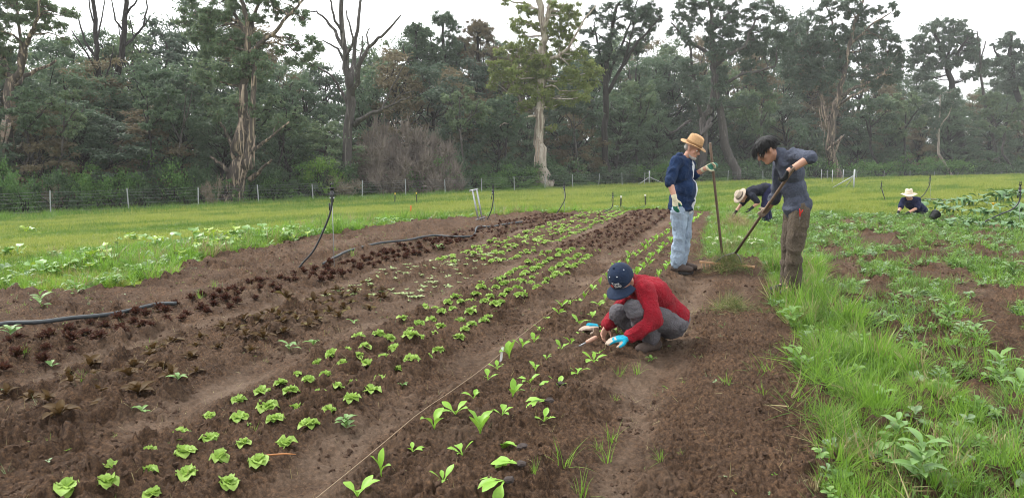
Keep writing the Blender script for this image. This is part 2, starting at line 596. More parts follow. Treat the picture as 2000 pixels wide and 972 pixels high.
def clump_leaves(g, centers, radii, counts, size, style):
    """leaves through the volume of many small clumps"""
    C = np.repeat(np.asarray(centers), counts, axis=0)
    Rr = np.repeat(np.asarray(radii), counts)
    n = len(C)
    o = rand_unit(g, n)
    rad = np.abs(g.normal(0, 0.62, n)) + 0.08
    squash = np.array([1, 1, 0.72])
    P = C + o * (rad * Rr)[:, None] * squash
    if style == 'gum':
        d = o * 0.5 + rand_unit(g, n) * 0.7 + np.array([0, 0, -0.55])
        ln, wd = size * (0.7 + 0.8 * g.random(n)), size * (0.30 + 0.2 * g.random(n))
    elif style == 'oak':          # she-oak: long drooping needles
        d = o * 0.5 + rand_unit(g, n) * 0.6 + np.array([0, 0, -0.35])
        ln, wd = size * (0.8 + 0.9 * g.random(n)), size * (0.18 + 0.16 * g.random(n))
    elif style == 'twig':
        d = o * 0.9 + rand_unit(g, n) * 0.5 + np.array([0, 0, 0.5])
        ln, wd = size * (1.2 + 1.6 * g.random(n)), size * (0.09 + 0.10 * g.random(n))
    else:                          # broad
        d = o * 0.6 + rand_unit(g, n) * 0.7
        ln, wd = size * (0.6 + 0.5 * g.random(n)), size * (0.4 + 0.25 * g.random(n))
    return kites(P, d, rand_unit(g, n), ln, wd)

def leaves_mesh(name, v):
    f = np.arange(len(v)).reshape(-1, 4)
    return mesh_np(name, v, f, smooth=False)

def bend(a, b, n, g, amp):
    a, b = Vector(a), Vector(b)
    L = (b - a).length
    off = [Vector(g.normal(size=3)) * amp * L for _ in range(2)]
    out = []
    for i in range(n + 1):
        t = i / n
        w1, w2 = math.sin(math.pi * t), math.sin(2 * math.pi * t)
        out.append(a.lerp(b, t) + off[0] * w1 + off[1] * w2 * 0.5)
    return out

def bark_mat(name, dark, pale, amt, zs=0.35):
    m, nt, b = nmat(name)
    tc = nt.nodes.new('ShaderNodeTexCoord')
    mp = nt.nodes.new('ShaderNodeMapping')
    mp.inputs['Scale'].default_value = (5, 5, zs)
    nt.links.new(tc.outputs['Object'], mp.inputs['Vector'])
    n = noise_node(nt, 1.0, 6, 0.7, mp.outputs[0], 0.6)
    n2 = noise_node(nt, 6.0, 4, 0.7, mp.outputs[0])
    r = ramp(nt, n.outputs['Fac'], [(0.62 - amt, dark), (0.72 - amt, pale), (0.9, tuple(c * 0.8 for c in pale))])
    c = mixrgb(nt, 0.8, r.outputs[0], ramp(nt, n2.outputs['Fac'], [(0.3, (0.55,) * 3), (0.7, (1.25,) * 3)]).outputs[0], 'MULTIPLY')
    nt.links.new(c, b.inputs['Base Color'])
    b.inputs['Roughness'].default_value = 0.9
    b.inputs['Specular IOR Level'].default_value = 0.2
    bump(nt, b, n2.outputs['Fac'], 0.8, 0.08)
    return m

B_GUM = bark_mat('peeling_gum_bark', (0.085, 0.07, 0.06), (0.40, 0.31, 0.23), 0.12)
B_PALE = bark_mat('pale_gum_bark', (0.20, 0.155, 0.125), (0.46, 0.40, 0.34), 0.20)
B_DARK = bark_mat('dark_bark', (0.035, 0.030, 0.028), (0.10, 0.085, 0.075), 0.02)
B_DEAD = bark_mat('dead_wood', (0.075, 0.066, 0.062), (0.20, 0.18, 0.165), 0.08)
B_STRIP = plain('loose_bark', (0.30, 0.23, 0.175), 0.9, 3.0, 0.4)
L_GUM = leafmat('gum_leaves', (0.102, 0.163, 0.084), (0.176, 0.240, 0.121), (0.249, 0.275, 0.131), 0.42, scale=0.6)
L_GUMY = leafmat('yellow_gum_leaves', (0.139, 0.194, 0.052), (0.244, 0.286, 0.075), (0.327, 0.310, 0.105), 0.42, scale=0.6)
L_GUMD = leafmat('dark_gum_leaves', (0.060, 0.098, 0.065), (0.111, 0.157, 0.102), (0.152, 0.168, 0.110), 0.42, scale=0.6)
L_OAK = leafmat('sheoak_needles', (0.064, 0.114, 0.066), (0.129, 0.193, 0.105), (0.182, 0.215, 0.114), 0.42, scale=0.5)
L_OAKB = leafmat('sheoak_brown_needles', (0.132, 0.105, 0.064), (0.208, 0.178, 0.097), (0.264, 0.188, 0.101), 0.42, scale=0.5)
L_SHRUB = leafmat('shrub_leaves', (0.067, 0.160, 0.042), (0.145, 0.278, 0.067), (0.232, 0.341, 0.096), 0.42, scale=1.0)
L_SHRUBD = leafmat('dark_shrub_leaves', (0.045, 0.094, 0.040), (0.092, 0.161, 0.065), (0.142, 0.201, 0.080), 0.42, scale=1.0)
L_BRIGHT = leafmat('bright_shrub_leaves', (0.101, 0.203, 0.034), (0.176, 0.311, 0.054), (0.270, 0.365, 0.072), 0.42, scale=1.0)
L_TWIG = plain('dry_twigs', (0.165, 0.135, 0.112), 0.9, 2.0, 0.35)
L_TWIGT = plain('tan_dead_twigs', (0.24, 0.20, 0.14), 0.9, 2.0, 0.35)

LEAFPX = 5.2

def hero(name, label, cat, px, Y, trunks, clumps, bark, leaf, style='gum', dens=1.0, seed=0, spread=1.0, fine=True, strips=0, strip_at=None, sub=14):
    """a tree whose limbs follow polylines of (px, py, depth offset, radius px); clumps (px, py, radius px)"""
    g = np.random.default_rng(1000 + seed)
    s = FPX / Y
    base = at_y(px, 330, Y)
    base.z = gz(base.x, base.y)
    root = empty(name, base)
    tag(root, label, cat)
    mb, nodes = MB(), []
    for tr in trunks:
        pts, rad = [], []
        for (x, y, dy, r) in tr:
            p = at_y(x, y, Y + dy)
            if y >= 900: p = Vector((p.x, p.y, base.z - 0.3))
            pts.append(p - base); rad.append(r / s)
        # finer, slightly crooked polyline
        fp, fr = [], []
        for i in range(len(pts) - 1):
            k = 4
            for j in range(k):
                t = j / k
                w = Vector(g.normal(size=3)) * rad[i] * (0.35 if j else 0.0)
                fp.append(pts[i].lerp(pts[i + 1], t) + w); fr.append(rad[i] * (1 - t) + rad[i + 1] * t)
        fp.append(pts[-1]); fr.append(rad[-1])
        mb.tube(fp, fr, 9 if rad[0] > 0.12 else 6)
        nodes += [(p, r) for p, r in zip(fp, fr)]
    cs, rs, cnt = [], [], []
    for (x, y, r) in clumps:
        p = at_y(x, y, Y + g.normal() * r / s * 0.9 * spread) - base
        lim = min(nodes, key=lambda q: (q[0] - p).length + max(0, q[0].z - p.z) * 0.7)
        mb.tube(bend(lim[0], p, 5, g, 0.08), [max(0.02, min(lim[1] * 0.6, 0.10)) * (1 - 0.15 * i) for i in range(6)], 5)
        # a clump is several smaller, separated sprays
        for k in range(sub):
            o = rand_unit(g, 1)[0] * np.array([1, 1, 0.75]) * (r / s) * (0.30 + 1.0 * g.random())
            q = p + Vector(o)
            rr = r * (0.30 + 0.22 * g.random())
            cs.append(tuple(q)); rs.append(rr / s)
            cnt.append(int(max(24, dens * 3.0 * rr * rr * 3.4 / (LEAFPX * LEAFPX * 0.19) * 0.9)))
            if fine: mb.tube(bend(p, q, 3, g, 0.15), [0.035, 0.025, 0.018, 0.01], 4, cap=False)
    mb.build('trunk', bark, root)
    if cs:
        v = clump_leaves(g, cs, rs, cnt, LEAFPX / s, style)
        obj('crown', leaves_mesh('crown', v), leaf, root)
    for k in range(strips):
        a, b = strip_at[k % len(strip_at)]
        x, y = a[0] + g.normal() * 3, a[1]
        p0 = at_y(x, y, Y - 0.45) - base
        p1 = at_y(x + g.normal() * 5 + b[0] - a[0], b[1] + g.random() * 25, Y - 0.55 - g.random() * 0.3) - base
        m2 = MB().tube(bend(p0, p1, 6, g, 0.03), [0.03, 0.05, 0.06, 0.05, 0.035, 0.025, 0.01], 6, flat=0.3)
        m2.build('bark_strip', B_STRIP, root)
    return root

def cl(n, x0, x1, y0, y1, r0, r1, seed):
    """n clump centres scattered evenly in an ellipse"""
    g = np.random.default_rng(seed)
    out, tries = [], 0
    while len(out) < n and tries < 4000:
        tries += 1
        a, b = g.uniform(-1, 1, 2)
        if a * a + b * b > 1: continue
        x, y = (x0 + x1) / 2 + a * (x1 - x0) / 2, (y0 + y1) / 2 + b * (y1 - y0) / 2
        r = g.uniform(r0, r1)
        if any((x - o[0]) ** 2 + (y - o[1]) ** 2 < (0.55 * (r + o[2])) ** 2 for o in out) and tries < 2500: continue
        out.append((x, y, r))
    return out

# ---------------- the trees one can pick out
hero('gum_tree', 'tall gum with peeling pale trunk at the left edge of the photo', 'tree', -5, 41,
     [[(-8, 900, 0, 15), (2, 300, 0, 14), (22, 240, 0, 11), (18, 165, 0, 8), (8, 120, .5, 5), (-10, 60, 1, 3)],
      [(18, 168, 0, 8), (40, 140, 0, 6), (55, 80, -.5, 4), (75, 30, -1, 2.5), (80, -40, -1, 2)],
      [(20, 165, 0, 6), (60, 145, 1, 4), (110, 118, 1.5, 2)], [(40, 140, 0, 4), (38, 60, 1, 3), (30, -30, 1, 2)]],
     cl(20, -60, 90, -40, 105, 13, 24, 1) + cl(9, 80, 150, -20, 95, 8, 16, 2) + cl(6, -60, 60, 90, 180, 12, 20, 3), B_GUM, L_GUM, 'gum', 0.75, 1, strips=9, strip_at=[((10, 235), (-8, 310)), ((18, 240), (2, 300))])
for (nm, lb, px, Y, tr, sd) in [
    ('dead_tree', 'slender bare dark dead tree, left one of the twin dead trunks', 200, 50,
     [[(205, 900, 0, 6), (206, 230, 0, 5), (192, 130, 0, 4.5), (186, 60, 0, 4), (180, -30, 0, 3)], [(192, 120, 0, 3), (165, 80, .5, 2), (152, 30, 1, 1.2)], [(188, 80, 0, 2), (200, 30, 1, 1.3), (208, -20, 1, 1)], [(195, 150, 0, 2.5), (170, 105, -1, 1.6), (140, 60, -1, 1)], [(187, 55, 0, 2), (176, 20, 0, 1.3), (172, -20, 0, 1)], [(200, 170, 0, 2), (215, 130, 0, 1.3), (222, 90, 0, .8)]], 2),
    ('dead_tree', 'forked dark dead tree with crooked branches, right one of the twin dead trunks', 240, 52,
     [[(212, 900, 0, 7), (222, 190, 0, 6), (238, 110, 0, 5.5), (243, 40, 0, 4.5), (250, -30, 0, 3.5)], [(240, 92, 0, 3), (262, 72, .5, 2.4), (280, 52, .6, 2), (288, 15, .8, 1.4), (284, -10, 1, 1)], [(243, 30, 0, 2.4), (262, 10, -.5, 1.6), (275, -10, -.6, 1)], [(240, 60, 0, 2.2), (225, 40, -.6, 1.6), (218, 0, -.6, 1)], [(262, 72, .5, 1.5), (255, 45, .5, 1), (252, 30, .5, .7)], [(280, 52, .6, 1.3), (292, 35, .5, .8)], [(238, 105, 0, 2), (235, 70, 1, 1.2), (230, 45, 1, .8)]], 3),
    ('dead_tree', 'large bare grey dead tree with upswept branches above the brown thicket', 686, 51,
     [[(684, 900, 0, 10), (687, 200, 0, 8.5), (681, 150, 0, 7), (672, 90, 0, 5), (667, 0, 0, 4), (664, -50, 0, 3)],
      [(684, 165, 0, 6), (692, 110, 1, 4), (700, 40, 1, 3), (709, -30, 1.5, 2)],
      [(688, 190, 0, 6), (700, 130, -1, 4.5), (720, 92, -1, 3.4), (745, 72, -1.3, 2.5), (768, 48, -1.5, 1.8), (783, 30, -1.5, 1.2)],
      [(675, 110, 0, 4), (655, 60, .5, 3), (638, 40, .8, 2.2), (618, 22, 1, 1.5), (604, 24, 1, 1)], [(670, 70, 0, 3), (652, 30, -1, 2), (640, -20, -1, 1.4)],
      [(690, 245, 0, 6), (715, 228, -1, 4), (745, 215, -1.5, 3), (765, 205, -1.5, 2), (800, 190, -2, 1.4)], [(745, 215, -1.5, 2), (765, 170, -1, 1.4), (800, 110, -1, 1)],
      [(684, 215, 0, 4), (668, 180, .5, 3), (650, 150, .5, 2), (600, 120, 1, 1.2)], [(676, 120, 0, 3), (690, 75, -1.2, 2), (678, 35, -1.2, 1.4), (676, 20, -1, 1)], [(720, 92, -1, 2), (716, 68, -1, 1.4), (722, 55, -1, 1)], [(700, 130, -1, 2), (708, 90, 0, 1.4), (708, 70, 0, 1)],
      [(765, 205, -1.5, 1.6), (778, 188, -1.5, 1), (805, 178, -1.5, .7)], [(682, 140, 0, 3), (660, 95, 0, 2), (632, 80, 0, 1.3), (612, 84, 0, 1)]], 4)]:
    hero(nm, lb, 'dead tree', px, Y, tr, [], B_DEAD if sd == 4 else B_DARK, None, seed=sd)
hero('gum_tree', 'big gum with torn bark and leaning limbs, thickest trunk left of the dead tree', 'tree', 470, 45.6,
     [[(464, 900, 0, 24), (470, 320, 0, 17), (474, 250, 0, 11), (476, 180, 0, 8), (482, 120, 0, 7), (486, 60, 0, 6), (476, 10, 0, 4), (468, -40, 0, 3)],
      [(484, 330, -.4, 10), (490, 270, -.6, 7), (494, 200, -.5, 5), (498, 130, -.5, 4)],
      [(484, 105, 0, 5), (510, 85, -.5, 4), (540, 60, -1, 3.4), (570, 25, -1, 2.6), (592, 0, -1, 2)], [(500, 85, 0, 3), (530, 84, -1, 2.4), (562, 88, -1, 1.6)],
      [(486, 60, 0, 4), (500, 20, .5, 3), (520, -20, .5, 2)], [(484, 70, 0, 4), (460, 30, .6, 3), (440, 0, .8, 2)],
      [(490, 300, -.6, 4), (512, 280, -1, 3), (540, 258, -1.5, 2), (565, 238, -1.5, 1.4)], [(462, 320, 0, 5), (440, 255, .5, 3), (420, 232, .6, 2)], [(455, 345, 0, 6), (430, 318, -.5, 3), (410, 305, -.5, 2)],
      [(488, 350, 0, 6), (510, 330, -.5, 3), (530, 312, -1, 2)]],
     cl(16, 355, 475, -30, 105, 12, 24, 5) + cl(12, 470, 610, -40, 50, 9, 17, 6) + cl(9, 420, 520, 70, 160, 15, 24, 7) + cl(6, 380, 470, 120, 230, 14, 22, 9) + cl(8, 540, 640, 60, 140, 10, 17, 8) + [(545, 240, 15), (420, 225, 16), (500, 215, 14), (460, 205, 12)],
     B_GUM, L_GUM, 'gum', 0.8, 5, strips=18, strip_at=[((474, 165), (476, 200)), ((470, 230), (472, 300)), ((495, 265), (486, 310)), ((480, 300), (474, 345)), ((497, 130), (495, 200))])
hero('gum_tree', 'tallest gum with pale straight trunk and yellow green foliage behind mid fence', 'tree', 1057, 64.8,
     [[(1059, 900, 0, 15), (1055, 330, 0, 13), (1053, 250, 0, 9), (1056, 190, 0, 8), (1060, 120, 0, 8), (1062, 60, 0, 7), (1052, 0, 0, 6), (1050, -50, 0, 5)],
      [(1063, 70, 0, 6), (1072, 20, -.5, 4.5), (1082, -30, -.6, 3)], [(1062, 128, 0, 5), (1085, 112, -1, 3.4), (1110, 95, -1.5, 2.4), (1140, 40, -2, 1.6), (1165, 10, -2, 1)],
      [(1056, 222, 0, 3.5), (1035, 212, .5, 2.6), (1018, 210, .8, 2)], [(1050, 225, 0, 3), (1030, 228, -1, 2), (1010, 245, -1.4, 1.6), (985, 240, -1.6, 1.2), (970, 250, -1.6, 1)],
      [(1050, 20, 0, 3), (1030, 8, 1, 2), (1000, 4, 1, 1.4), (985, 0, 1, 1)], [(1062, 70, 0, 3.5), (1040, 50, 1, 2.4), (1015, 35, 1.5, 1.6)]],
     cl(26, 962, 1075, 80, 215, 12, 20, 11) + cl(22, 1040, 1165, 85, 210, 12, 20, 12) + cl(7, 995, 1050, 10, 75, 10, 16, 13) + cl(13, 1065, 1130, 0, 80, 10, 16, 14) + [(960, 225, 11), (950, 240, 10), (1000, 245, 9), (1075, 250, 10), (985, 2, 10), (1100, -20, 14), (1030, -25, 14)],
     B_PALE, L_GUMY, 'gum', 0.72, 6, strips=4, strip_at=[((1050, 270), (1050, 340)), ((1060, 110), (1062, 132))])
hero('sheoak_tree', 'dark fan shaped tree with bare rising stems right of the pale gum', 'tree', 1185, 72.5,
     [[(1182, 900, 0, 7), (1180, 250, 0, 6), (1184, 150, 0, 5), (1190, 80, 0, 4), (1205, 10, 0, 3)], [(1182, 190, 0, 4), (1215, 130, -.6, 3.4), (1240, 90, -1, 2.6), (1270, 55, -1, 1.8), (1290, 35, -1, 1.2)],
      [(1182, 170, 0, 3.6), (1205, 110, 1, 2.6), (1230, 50, 1.4, 1.8), (1245, 0, 1.4, 1.2)], [(1182, 160, 0, 3), (1170, 100, 1, 2.2), (1160, 50, 1, 1.5)], [(1215, 130, -.6, 2.2), (1228, 90, -1, 1.6), (1238, 50, -1, 1.1)]],
     cl(30, 1135, 1275, -15, 120, 9, 16, 15) + cl(14, 1225, 1292, 0, 60, 6, 11, 16) + cl(8, 1130, 1185, 80, 170, 9, 15, 17), B_DARK, L_GUMD, 'oak', 0.7, 7)
hero('gum_tree', 'broad many stemmed gum with tangled grey limbs behind the straw hat man', 'tree', 1400, 80.5,
     [[(1418, 900, 0, 9), (1412, 250, 0, 8), (1400, 190, 0, 6), (1394, 110, 0, 5), (1390, 30, 0, 3.5), (1380, -30, 0, 2.5)], [(1352, 900, .5, 9), (1372, 240, .5, 7), (1392, 190, .5, 5.5), (1396, 120, 1, 4)],
      [(1396, 130, 0, 4), (1430, 105, -1, 3.4), (1455, 90, -1, 2.6), (1475, 40, -1, 2)], [(1394, 110, 0, 4), (1360, 90, .6, 3), (1325, 60, 1, 2), (1310, 45, 1, 1.2)],
      [(1400, 170, 0, 4), (1440, 150, -1, 3), (1480, 140, -1.6, 2.6), (1515, 128, -2, 1.6)], [(1372, 230, .5, 4), (1355, 150, .5, 3), (1345, 80, .5, 2)], [(1392, 60, 0, 3), (1420, 30, 1, 2.4), (1445, -10, 1, 1.6)], [(1390, 230, 0, 4), (1370, 265, -1, 3), (1390, 240, -1, 3)],
      [(1350, 235, .4, 3), (1310, 260, 0, 2), (1290, 240, 0, 1.4)]],
     cl(34, 1302, 1525, -35, 110, 12, 21, 18) + cl(18, 1330, 1500, 90, 210, 11, 19, 19) + cl(8, 1470, 1545, 60, 150, 12, 20, 20), B_DEAD, L_GUMD, 'gum', 0.66, 8)
hero('gum_tree', 'spreading gum with shredded leaning trunk behind the young man', 'tree', 1625, 87.5,
     [[(1612, 900, 0, 10), (1620, 290, 0, 8), (1625, 230, 0, 7), (1640, 190, 0, 5.5), (1655, 120, 0, 4), (1668, 50, 0, 3), (1690, -10, 0, 2)], [(1622, 250, 0, 6), (1607, 205, .5, 4), (1600, 150, .6, 3), (1580, 100, .8, 2)],
      [(1640, 190, 0, 4), (1665, 175, -1, 3.4), (1700, 160, -1.6, 2.6), (1725, 145, -2, 1.8)], [(1632, 215, 0, 3.4), (1660, 190, -2, 2.6), (1690, 175, -2, 1.6)], [(1650, 140, 0, 3), (1635, 90, 1, 2.4), (1625, 40, 1, 1.6), (1610, 5, 1, 1)], [(1660, 90, 0, 2.6), (1700, 50, -1, 1.8), (1740, 25, -1, 1)],
      [(1618, 295, -.5, 4), (1632, 280, -1, 3.4), (1645, 268, -1.4, 1.6)]],
     cl(34, 1530, 1640, 50, 175, 11, 19, 21) + cl(16, 1595, 1700, -10, 60, 9, 15, 22) + cl(24, 1630, 1770, 40, 175, 11, 18, 23) + [(1745, 12, 8), (1720, 20, 9), (1752, 28, 6)], B_GUM, L_GUMD, 'gum', 0.66, 9, strips=10, strip_at=[((1625, 200), (1618, 290)), ((1605, 205), (1612, 250)), ((1645, 265), (1630, 290))])
hero('gum_tree', 'round topped dark gum with sky showing under its crown at right', 'tree', 1855, 112,
     [[(1862, 900, 0, 8), (1858, 190, 0, 6), (1853, 145, 0, 5), (1845, 110, 0, 4), (1832, 80, 0, 3), (1822, 55, 0, 2)], [(1853, 140, 0, 4), (1870, 105, -1, 3), (1890, 75, -1, 2)], [(1850, 130, 0, 3), (1855, 80, 1, 2.4), (1862, 50, 1, 1.4)], [(1845, 110, 0, 2.6), (1815, 95, 1, 1.8), (1795, 85, 1, 1)]],
     cl(34, 1785, 1912, 40, 130, 9, 15, 24) + cl(10, 1770, 1820, 90, 160, 8, 14, 25) + cl(9, 1860, 1925, 85, 155, 8, 13, 26), B_DARK, L_GUMD, 'gum', 0.66, 10)
hero('gum_tree', 'dark ragged gum with high pointed top at the right edge', 'tree', 1985, 118,
     [[(1990, 900, 0, 8), (1985, 180, 0, 5), (1972, 110, 0, 4), (1975, 65, 0, 2)], [(1984, 170, 0, 3), (2010, 120, 1, 2.4), (2040, 80, 1, 1.4)], [(1980, 150, 0, 3), (1950, 110, -1, 2), (1940, 90, -1, 1.2)]],
     cl(26, 1925, 2060, 75, 180, 10, 17, 27) + [(1972, 68, 9), (1965, 82, 10), (1982, 85, 9)], B_DARK, L_GUMD, 'gum', 0.7, 11)
hero('dead_tree', 'thin leafless grey sapling between the two dark gums at right', 'dead tree', 1918, 112,
     [[(1915, 900, 0, 3), (1916, 150, 0, 2.2), (1914, 100, 0, 1.6), (1908, 60, 0, 1)], [(1915, 120, 0, 1.6), (1925, 80, 0, 1)], [(1915, 105, 0, 1.2), (1903, 75, 0, .8)]], [], B_DEAD, None, seed=12)
for k, (px, top, Y, lb) in enumerate([(815, 45, 74, 'dark open she-oak with flat sprays, left one of the trio above brown thicket'), (868, 28, 76, 'pointed tallest she-oak of the trio right of the dead tree'), (935, 42, 77, 'wide dark she-oak right of the pointed one beside the pale gum')]):
    hero('sheoak_tree', lb, 'tree', px, Y,
         [[(px + 5, 900, 0, 6), (px + 3, 250, 0, 5), (px, 150, 0, 4), (px - 2, top + 15, 0, 2)], [(px, 170, 0, 3), (px + 25, 120, 1, 2), (px + 30, top + 40, 1, 1)], [(px, 150, 0, 3), (px - 24, 110, -1, 2), (px - 28, top + 45, -1, 1)]],
         cl(16, px - 40, px + 40, top + 5, top + 115, 10, 17, 30 + k) + cl(10, px - 45, px + 45, 140, 240, 13, 20, 34 + k) + [(px, top + 6, 10), (px - 12, top + 16, 10), (px + 12, top + 18, 10)], B_DARK, L_OAK if k != 2 else L_OAKB, 'oak' if k else 'gum', 0.8, 20 + k)

# ---------------- the wood behind them, tree by tree
def make_variant(seed, style, leaf, bark, slim=0.26, n=44, lv=12500):
    """normalised tree, 1 unit tall: returns (trunk mesh, crown mesh)"""
    g = np.random.default_rng(500 + seed)
    mb = MB()
    spine = bend((0, 0, -0.05), (g.normal() * .04, g.normal() * .04, 0.93), 9, g, 0.03)
    mb.tube(spine, [0.017 * (1 - 0.09 * i) for i in range(10)], 7)
    cs, rs = [], []
    for k in range(n):
        t = 0.16 + 0.84 * (k + g.random()) / n
        prof = slim * (math.sin(math.pi * min(1, 0.12 + 0.88 * t) ** 1.25) * 0.95 + 0.12) if style != 'oak' else slim * (1.08 - t) ** 0.6 * 0.95 + 0.02
        a = g.random() * 2 * math.pi
        rr = prof * (0.35 + 0.65 * g.random() ** 0.6)
        p = Vector((rr * math.cos(a), rr * math.sin(a), t * (0.97 + 0.05 * g.random())))
        st = spine[min(8, max(1, int(t * 8)))]
        mb.tube(bend(st, p, 4, g, 0.10), [0.006, 0.005, 0.004, 0.003, 0.002], 4, cap=False)
        for q in range(3):
            o = Vector(rand_unit(g, 1)[0]) * (0.07 * g.random() + 0.02)
            cs.append(tuple(p + o)); rs.append(0.026 + 0.034 * g.random())
    tot = sum(r * r for r in rs)
    cnt = [max(8, int(lv * r * r / tot)) for r in rs]
    v = clump_leaves(g, cs, rs, cnt, 0.021, style)
    tm = mb.mesh('trunk'); tm.materials.append(bark)
    cm = leaves_mesh('crown', v); cm.materials.append(leaf)
    return tm, cm

VAR = {
    'gum': [make_variant(k, 'gum', [L_GUM, L_GUMD][k % 2], B_DARK if k % 2 else B_DEAD) for k in range(4)],
    'oak': [make_variant(10 + k, 'oak', [L_OAK, L_OAK, L_OAKB][k % 3], B_DARK, 0.24, 48, 13500) for k in range(5)],
}

def place_tree(kind, k, px, py_top, Y, wide, name, label, group, rz):
    p = at_y(px, 330, Y)
    p.z = gz(p.x, p.y)
    h = at_y(px, py_top, Y).z - p.z
    root = empty(name, p, rz)
    root.scale = (h * wide, h * wide, h)
    tag(root, label, 'tree', group)
    tm, cm = VAR[kind][k % len(VAR[kind])]
    obj('trunk', tm, None, root)
    obj('crown', cm, None, root)
    return root

ORD = ['first', 'second', 'third', 'fourth', 'fifth', 'sixth', 'seventh', 'eighth', 'ninth', 'tenth', 'eleventh', 'twelfth', 'thirteenth', 'fourteenth', 'fifteenth', 'sixteenth']
SKY_X = [-300, 0, 100, 150, 200, 280, 330, 400, 480, 560, 620, 700, 770, 830, 900, 980, 1050, 1100, 1180, 1250, 1320, 1450, 1540, 1600, 1700, 1790, 1850, 1900, 1950, 2000, 2300]
SKY_Y = [60, 70, 85, 80, 72, 62, 45, 35, 60, 90, 118, 112, 78, 65, 60, 80, 85, 85, 80, 92, 80, 60, 40, 45, 80, 140, 165, 150, 120, 110, 110]
ZONES = ['left of twin dead trunks', 'between twin dead trunks and peeling gum', 'between peeling gum and grey dead tree', 'between grey dead tree and pale gum',
         'between pale gum and tangled gum', 'between tangled gum and shredded gum', 'between shredded gum and round gum', 'right of round topped gum']
ZX = [200, 470, 686, 1057, 1400, 1625, 1855]

def zone(px):
    return ZONES[sum(px >= z for z in ZX)]

_rows = []
g0 = random.Random(5)
px = -260
while px < 2280:                                    # far row: sets the skyline
    _rows.append(('far', 'gum' if g0.random() < 0.5 else 'oak', px + g0.uniform(-14, 14), np.interp(px, SKY_X, SKY_Y) + g0.uniform(-12, 26), fence_y(px) * g0.uniform(1.38, 1.5) + 4, g0.uniform(1.05, 1.4)))
    px += 60
px = -250
while px < 2280:                                    # middle row: she-oaks, half as high again as the fence is far
    if min(abs(px - q) for q in (474, 686, 1056)) > 22: _rows.append(('middle', 'oak' if g0.random() < 0.8 else 'gum', px + g0.uniform(-16, 16), np.interp(px, SKY_X, SKY_Y) * 0.45 + g0.uniform(75, 135), fence_y(px) * g0.uniform(1.2, 1.3) + 2, g0.uniform(1.15, 1.5)))
    px += 54
px = -240
while px < 2280:                                    # near row: low trees just behind the shrubs
    if not 705 < px < 880 and min(abs(px - q) for q in (0, 470, 490, 686, 1056, 1415, 1360, 1620)) > 34:
        _rows.append(('near', 'oak' if g0.random() < 0.65 else 'gum', px + g0.uniform(-18, 18), g0.uniform(195, 262), fence_y(px) * g0.uniform(1.1, 1.15) + 1, g0.uniform(1.5, 2.0)))
    px += 66
_cnt = {}
_rows.sort(key=lambda r: r[2])
for i, (row, kind, px, top, Y, wide) in enumerate(_rows):
    kn = {'gum': 'leafy gum', 'oak': 'feathery she-oak'}[kind]
    z = zone(px)
    c = _cnt.setdefault((row, kind, z), []); c.append(1)
    rn = {'far': 'skyline row', 'middle': 'middle row', 'near': 'low front row'}[row]
    place_tree(kind, i, px, top, Y, wide, {'gum': 'gum_tree', 'oak': 'sheoak_tree'}[kind], f'{ORD[len(c) - 1]} {kn} in {rn}, {z}', f'{rn} of the wood', g0.uniform(0, 6.28))

# slender pale stems standing in front of the wood
for k, (px, top, lean, lb) in enumerate([(120, 205, 8, 'slender pale sapling right of the left edge gum'), (300, 190, -14, 'leaning pale sapling left of the peeling gum'), (345, 175, 20, 'pale sapling leaning right, beside the peeling gum'), (548, 215, 12, 'pale sapling right of the peeling gum'), (905, 190, -8, 'thin dark stemmed sapling left of the pale gum'), (985, 215, 10, 'low branching sapling just left of the pale gum'),
                                         (1128, 205, -10, 'pale sapling right of the pale gum'), (1240, 185, 12, 'sapling with grey stem left of the straw hat man'), (1475, 195, 16, 'grey sapling between straw hat man and young man'), (1705, 210, -8, 'grey sapling right of the shredded gum'), (1832, 190, 4, 'white stemmed sapling above the kneeling person'), (1765, 205, 6, 'dark sapling left of the white stemmed one'), (1955, 200, 14, 'leaning pale sapling near the right edge'), (60, 200, -10, 'thin sapling behind the left edge gum')]):
    x1 = px + lean
    hero('sapling', lb, 'tree', px, fence_y(px) * 1.07 + 1.5, [[(px, 900, 0, 2.6), (px + lean * .2, 300, 0, 2.2), (px + lean * .6, 250, 0, 1.6), (x1, top, 0, .8)], [(px + lean * .4, 275, 0, 1.8), (px - 14, 235, .4, 1.2), (px - 24, top + 15, .5, .8)], [(px + lean * .6, 250, 0, 1.6), (px + 22, 222, -.4, 1.1), (px + 30, top + 8, -.5, .7)]],
         cl(12, px - 42, px + 44, top - 25, top + 60, 9, 16, 700 + k), [B_DEAD, B_DARK, B_DEAD, B_DARK][k % 4] if k != 10 else B_PALE, [L_GUM, L_OAK, L_GUMD, L_GUM][k % 4], 'gum', .8, 60 + k)

# ---------------- shrubs and thickets along the fence
def shrub_variant(seed, style, leaf, bark, n=24, lv=3800, size=0.052):
    g = np.random.default_rng(800 + seed)
    mb, cs, rs = MB(), [], []
    for k in range(n):
        a, e = g.random() * 6.283, g.random()
        p = Vector((0.55 * math.cos(a) * (0.3 + 0.7 * g.random()), 0.55 * math.sin(a) * (0.3 + 0.7 * g.random()), 0.1 + 0.72 * e * (0.6 + 0.4 * g.random())))
        mb.tube(bend((g.normal() * .05, g.normal() * .05, -0.05), p, 4, g, 0.08), [0.018, 0.014, 0.010, 0.008, 0.005], 4, cap=False)
        for q in range(2):
            cs.append(tuple(p + Vector(rand_unit(g, 1)[0]) * 0.1)); rs.append(0.11 + 0.10 * g.random())
    tot = sum(r * r for r in rs)
    v = clump_leaves(g, cs, rs, [max(6, int(lv * r * r / tot)) for r in rs], size, style)
    tm = mb.mesh('stem'); tm.materials.append(bark)
    cm = leaves_mesh('foliage', v); cm.materials.append(leaf)
    return tm, cm

